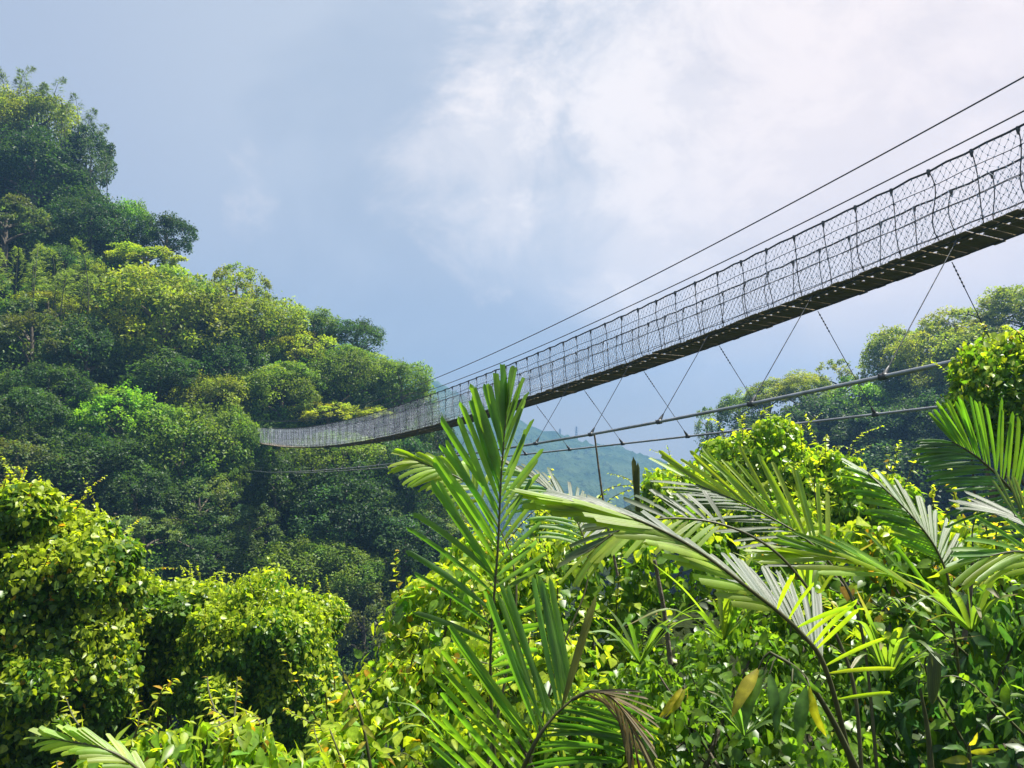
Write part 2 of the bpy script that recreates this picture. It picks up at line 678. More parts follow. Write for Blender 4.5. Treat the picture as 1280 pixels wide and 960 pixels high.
def ground_height(x, y):
    base = -1.7 - .42 * np.clip(y - 1.0, 0, 60) + .10 * np.clip(x, -6, 14)
    u = np.clip((x + .2) / 1.6, 0, 1)
    base = base + 2.9 * u * u * (3 - 2 * u) * np.exp(-((y - 8.6) / 2.6) ** 2)      # the planted bank on the right
    near = np.maximum(base, -24)
    return near - .16 * np.clip(y - 60, 0, 700) + .02 * np.clip(y - 760, 0, 2000)


def ground():
    xs = np.concatenate([[-1450, -700, -300, -120], np.linspace(-60, 60, 241), [120, 300, 700, 1450]])
    ys = np.concatenate([[-260, -100, -40], np.linspace(-12, 80, 185), [140, 300, 600, 1080]])
    X, Y = np.meshgrid(xs, ys, indexing='ij')
    Z = ground_height(X, Y) + .18 * smooth_noise(X, Y, 9, 3, .6)
    v = np.stack([X, Y, Z], -1).reshape(-1, 3)
    nr = len(ys)
    i, j = np.meshgrid(np.arange(len(xs) - 1), np.arange(nr - 1), indexing='ij')
    a = (i * nr + j).ravel()
    mb = MB()
    mb.add(v, np.stack([a, a + nr, a + nr + 1, a + 1], 1))
    tag(mb.build("ground", M_SOIL, smooth=True), kind='structure')


ground()

# haze: one closed box of even, thin air round everything
def haze():
    m, nt, N, L = new_mat("haze_air")
    out = N.new('ShaderNodeOutputMaterial')
    pv = N.new('ShaderNodeVolumePrincipled')
    pv.inputs['Color'].default_value = (.18, .35, .62, 1)
    pv.inputs['Density'].default_value = HAZE_DENSITY
    pv.inputs['Anisotropy'].default_value = .25
    L.new(pv.outputs[0], out.inputs['Volume'])
    mb = MB()
    box(mb, (0, 410, -3.5), (1500, 0, 0), (0, 690, 0), (0, 0, 125))
    o = mb.build("haze", m)
    tag(o, kind='stuff')


HAZE_DENSITY = .00095
haze()

# ------------------------------------------------------------------ suspension footbridge
BA, BB = 14.3, -0.555
BH = math.hypot(1, BB)
UDIR = np.array([BB, 1.0, 0]) / BH           # along the bridge, away from the viewer
NDIR = np.array([1.0, -BB, 0]) / BH          # across, from the near side to the far side
WID = 1.06
S0, S1 = 3.0, 74.0


def deck_z(s):
    return 1.78310147e-03 * s * s - 0.20421959 * s + 6.11750422


def br(s, off=0.0, up=0.0):
    """point on the bridge: s along, off across from the near edge, up above the deck"""
    s = np.asarray(s, float)
    return np.array([BA, 0, 0]) + s[..., None] * UDIR + np.asarray(off, float)[..., None] * NDIR + (deck_z(s) + up)[..., None] * np.array([0, 0, 1.0])


def main_z(s):
    return 1.84636852e-03 * s * s - 0.213095984 * s + 8.26053553


def guy_near(s):
    d = np.interp(s, [3, 14.25, 17.2, 20, 22.9, 30, 40, 57, 74], [3.5, 2.09, 1.77, 1.52, 1.29, 1.0, .8, .7, .9])
    z = np.interp(s, GN[:, 0], GN[:, 1])
    return np.array([BA, 0, 0]) + s[..., None] * UDIR - d[..., None] * NDIR + z[..., None] * np.array([0, 0, 1.0])


def guy_far(s):
    d = np.interp(s, [3, 17.8, 24, 27, 35, 57, 74], [2.6, 1.77, 1.55, 1.45, 1.2, .8, 1.0]) + WID
    z = np.interp(s, GF[:, 0], GF[:, 1])
    return np.array([BA, 0, 0]) + s[..., None] * UDIR + d[..., None] * NDIR + z[..., None] * np.array([0, 0, 1.0])


def fit_guy(pts, dist):
    out = []
    for px, py in pts:
        r = ray(px, py)
        s = 20.0
        for _ in range(40):
            off = dist(s)
            Y = (BA + off * BH) / (r[0] - BB)
            q = r * Y
            s = float((q[:2] - np.array([BA, 0])) @ UDIR[:2])
        out.append((s, q[2]))
    out.sort()
    a = np.array(out)
    co = np.polyfit(a[:, 0], a[:, 1], 3)
    ss = np.linspace(a[0, 0], a[-1, 0], 60)
    zz = np.polyval(co, ss)
    sl0 = (zz[1] - zz[0]) / (ss[1] - ss[0])
    return np.vstack([[S0, zz[0] + sl0 * (S0 - ss[0]) * .9], np.stack([ss, zz], 1), [S1 + 2, zz[-1] + .02]])


GN = fit_guy([(1197, 450.5), (1104.7, 471), (938, 505.5), (829, 526), (743, 543), (675.6, 553.4), (649, 557), (525, 576), (415, 587), (335, 590.5)],
             lambda s: -np.interp(s, [3, 14.25, 17.2, 20, 22.9, 30, 40, 57, 74], [3.5, 2.09, 1.77, 1.52, 1.29, 1.0, .8, .7, .9]))
GF = fit_guy([(1182, 510), (1104.7, 515.8), (1012, 527.8), (936, 536), (840, 547.4), (773, 555), (702, 562.5), (645, 568.7), (530, 582), (470, 586), (415, 588.5), (335, 592)],
             lambda s: np.interp(s, [3, 17.8, 24, 27, 35, 57, 74], [2.6, 1.77, 1.55, 1.45, 1.2, .8, 1.0]) + WID)


def footbridge():
    rng = np.random.default_rng(17)
    root = empty("suspension_footbridge", br(np.array(S1)), "long dark suspension footbridge with rope mesh sides sagging across the valley to the left hillside", "bridge")
    # deck of cross planks on three long bearers
    mb = MB()
    pitch = .205
    s = S0
    while s < S1:
        g = .012 + rng.uniform(0, .012)
        a, b = s + g / 2, s + pitch - g / 2
        e0, e1 = -.045 + rng.uniform(-.035, .035), WID + .02 + rng.uniform(-.035, .035)
        tilt = rng.uniform(-.008, .008)
        nt_ = .30 + rng.uniform(-.02, .02)
        # plank in three lengths with a small drain notch between the first two
        for o0, o1, cut in ((e0, nt_, 0), (nt_, nt_ + .10, .055), (nt_ + .10, e1, 0)):
            sm = (a + b - cut) / 2
            c = br(np.array(sm), (o0 + o1) / 2, -.012 + tilt)
            slope = (deck_z(sm + .1) - deck_z(sm - .1)) / .2
            al = nrm(UDIR + np.array([0, 0, slope]))
            box(mb, c, al * (b - cut - a) / 2, NDIR * (o1 - o0) / 2, np.array([0, 0, .010]))
        s += pitch
    mb.build("deck", M_DECK, root)
    for off in (.10, WID - .10):
        m2 = MB()
        ss = np.linspace(S0, S1, 160)
        tube(m2, br(ss, np.full_like(ss, off), np.full_like(ss, -.045)), .014, 6)
        m2.build("bearer", M_CLAMP, root, True)
    HT = 1.27
    for off, ht, lean in ((0.0, HT, -.06), (WID, HT - .0, .06)):
        ss = np.linspace(S0, S1, 220)
        m2 = MB()
        tube(m2, br(ss, np.full_like(ss, off + lean), ht + .015 * np.sin(ss * 8.9)), .019, 6)
        m2.build("handrail_cable", M_ROPE, root, True)
        for fr in (.78, .42, .08):
            m2 = MB()
            tube(m2, br(ss, np.full_like(ss, off + lean * fr), ht * fr + .012 * np.sin(ss * 5 + fr * 9)), .0075, 5)
            m2.build("side_wire", M_WIRE, root, True)
        # diamond mesh, its rows of knots
        m3 = MB()
        cell, rows = .118, 13
        ncol = int((S1 - S0) / cell)
        gi, gj = np.meshgrid(np.arange(ncol), np.arange(rows + 1), indexing='ij')
        sx = S0 + (gi + .5 * (gj % 2)) * cell
        hh = gj / rows * (ht - .03) + .015
        jit = np.clip((sx - 10) / 60, 0, 1)
        sx = sx + rng.normal(0, .012, sx.shape) + .08 * np.sin(hh * 2.2 + sx * 2.1) * np.sin(hh / ht * math.pi)
        hh2 = hh + rng.normal(0, .010, sx.shape) * (gj > 0) * (gj < rows)
        K = br(sx, off + lean * hh / ht + .035 * np.sin(sx * 4.4 + off) * np.sin(hh / ht * math.pi), hh2)
        A_, B_, R_ = [], [], []
        for j in range(rows):
            if j % 2 == 0:
                pairs = ((0, 0), (-1, 0))
            else:
                pairs = ((0, 0), (1, 0))
            for dc, _ in pairs:
                lo, hi = max(0, -dc), ncol - max(0, dc)
                A_.append(K[lo:hi, j])
                B_.append(K[lo + dc:hi + dc, j + 1])
        A_, B_ = np.concatenate(A_), np.concatenate(B_)
        sticks(m3, A_, B_, .0033, 3)
        kn = K[(sx < 34)].reshape(-1, 3)
        sticks(m3, kn - np.array([0, 0, .012]), kn + np.array([0, 0, .012]), .0125, 4)
        m3.build("side_net", M_NET, root)
        # rope uprights: a wavy rope with a clamp on the handrail
        sp_ = .722
        pos = S0 + .1 + np.arange(int((S1 - S0) / sp_)) * sp_ + (0 if off == 0 else .33)
        near = pos[pos < S0 + 36]
        far = pos[pos >= S0 + 36]

        def post(mbx, s0):
            u = np.linspace(0, 1, 9)
            wav = rng.normal(0, .035) * np.sin(u * math.pi) + rng.normal(0, .022) * np.sin(u * 2 * math.pi)
            shift = (1 - u) ** 2 * .10
            pts = br(s0 + wav - shift, off + lean * u + rng.normal(0, .01), u * ht)
            tube(mbx, pts, .0095, 5)
            for fr in (.08, .42, .78):
                q = br(np.array(s0), off + lean * fr, fr * ht)
                k = int(fr * 8)
                q = pts[k] * (1 - (fr * 8 - k)) + pts[k + 1] * (fr * 8 - k)
                tube(mbx, [q - np.array([0, 0, .022]), q, q + np.array([0, 0, .022])], [.010, .021, .010], 6)
            return pts

        for s0 in near:
            mp = MB()
            pts = post(mp, s0)
            po = mp.build("net_post", M_ROPE, root, True)
            mc = MB()
            tube(mc, [pts[-1] + np.array([0, 0, z]) for z in (.022, .0, -.05, -.11)], [.030, .036, .028, .012], 8)
            mc.build("rail_clamp", M_CLAMP, po, True)
        mp = MB()
        for s0 in far:
            post(mp, s0)
        tag(mp.build("net_post", M_ROPE, root, True), kind='stuff')
        # main cable above this side
        m4 = MB()
        c0 = np.array([BA, 0, 0]) + ss[:, None] * UDIR + (off) * NDIR + main_z(ss)[:, None] * np.array([0, 0, 1.0])
        tube(m4, c0, .014, 6)
        m4.build("main_cable", M_WIRE, root, True)
    # wind guys below, their stays
    for side, fn, start, edge in ((0, guy_near, 14.25, .0), (1, guy_far, 15.0, WID)):
        ss = np.linspace(S0, S1 + 1, 240)
        m4 = MB()
        tube(m4, fn(ss), .034 if side == 0 else .030, 8)
        m4.build("wind_cable", M_CABLE, root, True)
        tops = start + np.arange(-3, 21) * 2.93
        for s0 in tops:
            if s0 > S1 or s0 < S0:
                continue
            a = br(np.array(s0), edge, -.05)
            b = fn(np.array(s0))
            mh = MB()
            tube(mh, [a, (a + b) / 2, b], .0085, 5)
            d = nrm(b - a)
            if side == 1:
                for k in range(6):
                    q = a + d * (.10 + k * .085)
                    tube(mh, [q - d * .018, q, q + d * .018], [.012, .021, .012], 6)
            else:
                q = a + d * .12
                tube(mh, [q - d * .07, q, q + d * .07], [.010, .022, .010], 6)
            ho = mh.build("stay_wire", M_WIRE, root, True)
            mc = MB()
            t = nrm(fn(np.array(s0 + .1)) - fn(np.array(s0 - .1)))
            tube(mc, [b - t * .07, b - t * .06, b + t * .06, b + t * .07], [.03, .052, .052, .03], 8)
            tube(mc, [b, b - d * .08, b - d * .22], [.030, .040, .014], 7)
            up = nrm(np.cross(t, d))
            for k in (-.04, .04):
                tube(mc, [b + t * k - up * .07, b + t * k + up * .07], .011, 6)
            mc.build("cable_clamp", M_CLAMP, ho, True)
    return root


footbridge()

# ------------------------------------------------------------------ trees of the hillsides
DK, DKB = (.044, .088, .018), (.042, .088, .026)  # dark greens: shade of the slopes is put into the leaf colour
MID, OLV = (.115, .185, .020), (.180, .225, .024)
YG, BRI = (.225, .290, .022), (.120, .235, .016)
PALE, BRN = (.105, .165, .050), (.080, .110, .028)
YEL = (.25, .30, .030)
tree_rng = np.random.default_rng(99)


def tree(kind, px, py, rx, ry, color, label, depth, name='broadleaf_tree', group=None, closer=0.0):
    d = float(depth(px, py)) - closer
    r = rx / F * d
    rz = ry / F * d
    c = P(px, py, d)
    o = empty(name, c - np.array([0, 0, 1.7 * r]), label, 'tree', group)
    ms = CROWNS[kind]
    me = ms[tree_rng.integers(len(ms))]
    a = tree_rng.uniform(0, 6.28)
    cr = bpy.data.objects.new('crown', me)
    cr.location, cr.scale, cr.rotation_euler = Vector(c), (r, r, rz / .85), (0, 0, a)
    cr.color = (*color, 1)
    COL.objects.link(cr)
    put_under(cr, o)
    tr = bpy.data.objects.new('trunk', TRUNKS[tree_rng.integers(2)])
    tr.location, tr.scale, tr.rotation_euler = Vector(c), (r * .9, r * .9, r), (0, 0, a)
    COL.objects.link(tr)
    put_under(tr, o)
    return o


LG = "trees on the left hillside"
RG = "trees on the right hillside"
DKT = (.028, .062, .016)  # top-left trees, their shadow painted into the leaf colour
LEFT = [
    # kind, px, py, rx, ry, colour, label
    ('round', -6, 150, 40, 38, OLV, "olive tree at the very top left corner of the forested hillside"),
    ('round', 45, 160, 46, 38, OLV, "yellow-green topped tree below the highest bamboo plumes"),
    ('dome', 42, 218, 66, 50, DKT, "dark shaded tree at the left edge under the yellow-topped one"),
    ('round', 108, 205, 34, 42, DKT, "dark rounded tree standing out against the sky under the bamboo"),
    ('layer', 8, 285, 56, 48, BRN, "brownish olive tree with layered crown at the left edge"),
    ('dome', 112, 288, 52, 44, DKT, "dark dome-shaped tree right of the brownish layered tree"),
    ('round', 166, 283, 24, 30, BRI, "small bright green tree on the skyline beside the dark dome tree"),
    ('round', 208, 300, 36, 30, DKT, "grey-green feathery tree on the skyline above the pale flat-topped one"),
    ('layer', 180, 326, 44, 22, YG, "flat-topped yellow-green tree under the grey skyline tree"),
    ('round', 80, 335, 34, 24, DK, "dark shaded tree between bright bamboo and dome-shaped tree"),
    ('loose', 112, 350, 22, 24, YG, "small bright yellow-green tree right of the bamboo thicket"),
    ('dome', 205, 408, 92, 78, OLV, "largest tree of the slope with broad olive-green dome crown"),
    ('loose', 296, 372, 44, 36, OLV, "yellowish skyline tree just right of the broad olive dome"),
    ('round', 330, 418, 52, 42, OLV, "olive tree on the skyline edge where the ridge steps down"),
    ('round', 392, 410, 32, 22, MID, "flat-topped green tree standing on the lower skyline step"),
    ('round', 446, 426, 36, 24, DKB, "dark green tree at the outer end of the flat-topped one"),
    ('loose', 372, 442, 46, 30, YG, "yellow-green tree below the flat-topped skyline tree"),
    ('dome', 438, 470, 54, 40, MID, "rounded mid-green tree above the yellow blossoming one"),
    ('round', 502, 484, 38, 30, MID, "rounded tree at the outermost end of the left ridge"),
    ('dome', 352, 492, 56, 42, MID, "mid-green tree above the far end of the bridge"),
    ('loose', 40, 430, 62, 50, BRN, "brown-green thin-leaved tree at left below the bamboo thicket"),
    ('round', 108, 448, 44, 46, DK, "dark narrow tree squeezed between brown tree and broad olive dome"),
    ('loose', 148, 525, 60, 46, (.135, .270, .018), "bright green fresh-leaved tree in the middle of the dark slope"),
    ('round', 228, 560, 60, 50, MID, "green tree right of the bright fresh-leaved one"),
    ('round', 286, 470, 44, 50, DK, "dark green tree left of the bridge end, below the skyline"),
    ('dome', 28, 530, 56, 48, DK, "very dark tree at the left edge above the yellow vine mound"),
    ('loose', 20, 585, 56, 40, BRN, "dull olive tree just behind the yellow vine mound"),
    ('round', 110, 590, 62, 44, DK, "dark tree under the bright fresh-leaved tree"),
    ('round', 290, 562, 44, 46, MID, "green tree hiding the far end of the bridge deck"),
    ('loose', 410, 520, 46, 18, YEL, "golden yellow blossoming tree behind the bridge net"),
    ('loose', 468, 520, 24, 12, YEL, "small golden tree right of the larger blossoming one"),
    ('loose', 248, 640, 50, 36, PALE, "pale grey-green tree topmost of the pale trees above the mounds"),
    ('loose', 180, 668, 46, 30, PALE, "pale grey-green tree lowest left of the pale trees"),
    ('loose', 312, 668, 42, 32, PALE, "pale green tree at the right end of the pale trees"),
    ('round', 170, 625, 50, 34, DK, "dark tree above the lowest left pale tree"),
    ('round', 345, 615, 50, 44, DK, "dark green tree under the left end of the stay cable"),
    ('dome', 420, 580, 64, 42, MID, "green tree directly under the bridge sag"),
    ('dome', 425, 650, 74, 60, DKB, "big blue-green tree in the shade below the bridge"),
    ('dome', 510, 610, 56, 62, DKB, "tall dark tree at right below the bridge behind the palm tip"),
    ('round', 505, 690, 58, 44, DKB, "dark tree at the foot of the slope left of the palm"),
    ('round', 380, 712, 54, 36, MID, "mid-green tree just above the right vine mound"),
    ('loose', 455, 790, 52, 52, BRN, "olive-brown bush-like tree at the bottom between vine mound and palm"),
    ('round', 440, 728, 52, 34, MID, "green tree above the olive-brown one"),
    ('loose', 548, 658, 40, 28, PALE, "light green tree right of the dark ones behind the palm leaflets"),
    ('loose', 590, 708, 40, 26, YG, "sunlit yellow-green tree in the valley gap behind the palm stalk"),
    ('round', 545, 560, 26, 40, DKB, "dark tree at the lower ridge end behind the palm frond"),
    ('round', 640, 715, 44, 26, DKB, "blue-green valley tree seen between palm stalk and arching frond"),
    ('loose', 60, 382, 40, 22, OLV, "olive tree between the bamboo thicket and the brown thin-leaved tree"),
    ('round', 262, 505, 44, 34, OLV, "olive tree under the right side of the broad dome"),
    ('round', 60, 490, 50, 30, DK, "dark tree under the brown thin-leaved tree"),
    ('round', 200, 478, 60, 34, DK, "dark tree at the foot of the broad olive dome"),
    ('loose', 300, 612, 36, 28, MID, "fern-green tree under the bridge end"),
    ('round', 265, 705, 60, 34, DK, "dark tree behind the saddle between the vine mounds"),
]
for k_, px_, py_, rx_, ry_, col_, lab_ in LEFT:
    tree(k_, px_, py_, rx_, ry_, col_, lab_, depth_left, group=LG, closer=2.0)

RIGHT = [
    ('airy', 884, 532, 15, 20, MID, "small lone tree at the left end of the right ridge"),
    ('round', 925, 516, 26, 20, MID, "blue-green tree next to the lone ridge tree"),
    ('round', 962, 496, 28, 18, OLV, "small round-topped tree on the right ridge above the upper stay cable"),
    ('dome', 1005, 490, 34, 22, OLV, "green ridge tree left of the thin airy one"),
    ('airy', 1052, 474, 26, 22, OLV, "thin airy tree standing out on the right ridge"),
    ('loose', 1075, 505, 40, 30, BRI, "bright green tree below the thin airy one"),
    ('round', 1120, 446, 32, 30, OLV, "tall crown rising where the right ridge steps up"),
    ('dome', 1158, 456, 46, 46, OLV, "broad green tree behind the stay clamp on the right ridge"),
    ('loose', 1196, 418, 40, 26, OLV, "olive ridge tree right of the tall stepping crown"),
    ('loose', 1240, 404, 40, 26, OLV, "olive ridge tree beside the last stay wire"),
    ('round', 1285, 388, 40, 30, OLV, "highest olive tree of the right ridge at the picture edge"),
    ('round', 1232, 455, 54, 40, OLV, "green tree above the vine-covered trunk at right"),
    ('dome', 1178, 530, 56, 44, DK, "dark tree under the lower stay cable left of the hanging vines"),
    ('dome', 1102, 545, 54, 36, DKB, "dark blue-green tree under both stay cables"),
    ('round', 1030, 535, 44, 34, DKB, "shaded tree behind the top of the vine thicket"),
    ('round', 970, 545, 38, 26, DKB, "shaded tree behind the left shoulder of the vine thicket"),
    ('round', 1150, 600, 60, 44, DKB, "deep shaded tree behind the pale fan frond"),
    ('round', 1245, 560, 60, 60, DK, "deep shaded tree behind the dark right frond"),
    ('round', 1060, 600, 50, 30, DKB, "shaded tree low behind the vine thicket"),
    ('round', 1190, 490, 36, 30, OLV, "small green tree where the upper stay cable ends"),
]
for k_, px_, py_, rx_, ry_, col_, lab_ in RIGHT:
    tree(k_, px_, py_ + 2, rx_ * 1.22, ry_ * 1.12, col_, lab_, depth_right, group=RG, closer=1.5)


# fill between the trees: bushes nobody could count, one mass per hillside
def undergrowth(name, sil, depth, x0, x1, y1, count, color, seed):
    rng = np.random.default_rng(seed)
    mb = MB()
    n_leaf = 620
    for _ in range(count):
        px = rng.uniform(x0, x1)
        ty = np.interp(px, sil[:, 0], sil[:, 1])
        py = ty + (y1 - ty) * rng.uniform(0, 1) ** .9
        d = float(depth(px, py))
        r = rng.uniform(1.3, 2.9)
        c = P(px, py, d) * (1 + .6 / d)
        ns = 8
        sd = nrm(rand_dir(ns, rng) + np.array([0, -.3, .5]))
        sc = c + sd * r * rng.uniform(.4, .8, ns)[:, None]
        idx = rng.integers(0, ns, n_leaf)
        ld = nrm(rand_dir(n_leaf, rng) + sd[idx] * .6)
        pos = sc[idx] + ld * (r * rng.uniform(.2, .55, n_leaf))[:, None]
        nn = nrm(ld * .5 + np.array([0, 0, .7]) + rng.normal(0, .4, (n_leaf, 3)))
        di = nrm(rng.normal(0, 1, (n_leaf, 3)) + np.array([0, 0, -.3]))
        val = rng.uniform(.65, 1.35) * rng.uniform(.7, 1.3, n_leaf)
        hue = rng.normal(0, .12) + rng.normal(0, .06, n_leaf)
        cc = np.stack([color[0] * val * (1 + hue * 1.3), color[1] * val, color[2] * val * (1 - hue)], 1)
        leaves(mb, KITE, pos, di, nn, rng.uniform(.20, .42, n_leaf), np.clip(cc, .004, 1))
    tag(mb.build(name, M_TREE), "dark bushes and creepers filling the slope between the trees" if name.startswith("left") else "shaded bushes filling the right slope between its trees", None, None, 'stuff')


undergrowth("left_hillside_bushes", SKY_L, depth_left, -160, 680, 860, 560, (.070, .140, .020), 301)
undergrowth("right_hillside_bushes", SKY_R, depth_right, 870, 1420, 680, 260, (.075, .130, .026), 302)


# bamboo: arching culms with feathery sprays
def bamboo_clump(px, py, d, n, height, spread, color, label, seed):
    rng = np.random.default_rng(seed)
    base = P(px, py, d)
    root = empty('bamboo_clump', base, label, 'bamboo', 'bamboo clumps on the left hillside')
    for k in range(n):
        h = height * rng.uniform(.65, 1.1)
        a = rng.uniform(0, 6.28)
        lean = rng.uniform(.12, .5)
        b = base + np.array([rng.normal(0, spread), rng.normal(0, spread * .7), 0])
        dv = np.array([math.cos(a), math.sin(a), 0])
        pts = spline([b, b + np.array([0, 0, h * .45]) + dv * lean * h * .12, b + np.array([0, 0, h * .85]) + dv * lean * h * .42, b + np.array([0, 0, h * .98]) + dv * lean * h * .8], 24)
        mb = MB()
        tube(mb, pts, np.linspace(.05, .008, 24), 5)
        cu = mb.build('culm', M_STEM, root, True)
        mb = MB()
        q = spline(pts, 46)
        Tq = nrm(np.gradient(q, axis=0))
        for i in range(14, 46):
            rel = (i - 14) / 31
            for sg in (-1, 1):
                L = 1.15 * (1.05 - rel) * rng.uniform(.6, 1.2)
                sd = nrm(np.cross(Tq[i], np.array([0, 1.0, .1])) * sg + Tq[i] * .8 + rng.normal(0, .3, 3))
                tip = q[i] + sd * L + np.array([0, 0, -L * .3])
                nl = 7
                u = np.linspace(.3, 1, nl)
                pos = q[i] + (tip - q[i]) * u[:, None]
                di = nrm(sd + rng.normal(0, .35, (nl, 3)) + np.array([0, 0, -.5]))
                nn = nrm(np.array([0, -.6, .8]) + rng.normal(0, .4, (nl, 3)))
                v = rng.uniform(.7, 1.3, nl)
                leaves(mb, KITE, pos, di, nn, rng.uniform(.24, .42, nl), np.stack([color[0] * v, color[1] * v, color[2] * v], 1), .26)
        lo = mb.build('foliage', M_TREE, cu)


def dl(px, py, c=2.5):
    return float(depth_left(px, py)) - c


bamboo_clump(14, 150, dl(14, 140), 6, 7.0, 1.4, (.12, .16, .03), "bamboo plumes rising at the highest point of the hillside", 61)
bamboo_clump(52, 176, dl(52, 170), 8, 7.0, 1.6, (.11, .16, .03), "feathery bamboo plumes on the skyline above the dark trees", 62)
bamboo_clump(92, 208, dl(92, 200), 8, 6.8, 1.4, (.09, .14, .03), "leaning bamboo plumes at the outer edge of the skyline", 63)
bamboo_clump(128, 250, dl(128, 240), 4, 5.6, .8, (.07, .12, .03), "thin bamboo sprays sticking out beside the dark rounded tree", 66)
bamboo_clump(22, 405, dl(22, 380), 9, 6.5, 2.6, (.22, .29, .03), "bright yellow-green bamboo thicket at the left edge", 64)
bamboo_clump(66, 398, dl(66, 375), 8, 5.6, 2.0, (.21, .29, .03), "sunlit bamboo thicket right of the one at the left edge", 65)


# pylons on the far ridge
def pylon(px, py, d, h, label):
    base = P(px, py, d)
    mb = MB()
    w = h * .11
    for sx in (-1, 1):
        for sy in (-1, 1):
            sticks(mb, [base + np.array([sx * w, sy * w, -8])], [base + np.array([sx * w * .2, sy * w * .2, h])], .32)
    A_, B_ = [], []
    for k in range(6):
        z0, z1 = h * k / 6, h * (k + 1) / 6
        a, b = w * (1 - .8 * k / 6), w * (1 - .8 * (k + 1) / 6)
        for sy in (-1, 1):
            A_ += [base + np.array([-a, sy * a, z0]), base + np.array([a, sy * a, z0])]
            B_ += [base + np.array([b, sy * b, z1]), base + np.array([-b, sy * b, z1])]
    for z, l in ((.70, .20), (.84, .16), (.97, .11)):
        A_.append(base + np.array([-h * l, 0, h * z]))
        B_.append(base + np.array([h * l, 0, h * z]))
    sticks(mb, A_, B_, .20)
    tag(mb.build('power_pylon', M_CLAMP), label, 'pylon', 'pylons on the far ridge')


pylon(700, 549, 845, 11.5, "smaller grey pylon on the hazy far ridge, nearer the palm")
pylon(720.6, 551, 845, 15.5, "taller grey pylon on the hazy far ridge between the two stay cables")

# ------------------------------------------------------------------ foreground: vines, shrubs
LEAF_BRIGHT = (.142, .245, .022)
LEAF_YELLOW = (.330, .390, .028)
LEAF_MID = (.084, .160, .018)
LEAF_DARK = (.030, .075, .020)
LEAF_ORANGE = (.36, .20, .025)


def leaf_cols(rng, n, base, var=.22, young_lit=None, p_young_lit=0.0, odd=None, p_odd=0.0):
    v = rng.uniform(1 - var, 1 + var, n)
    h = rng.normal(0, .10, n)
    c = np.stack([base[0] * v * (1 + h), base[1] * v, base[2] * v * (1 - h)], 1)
    if young_lit is not None:
        py_ = np.broadcast_to(np.asarray(p_young_lit, float), (n,))
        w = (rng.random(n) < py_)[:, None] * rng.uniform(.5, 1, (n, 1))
        c = c * (1 - w) + np.array(young_lit) * w * rng.uniform(.85, 1.15, (n, 1))
    if odd is not None:
        w = (rng.random(n) < p_odd)[:, None]
        c = np.where(w, np.array(odd) * rng.uniform(.7, 1.2, (n, 1)), c)
    return np.clip(c, .003, .6)


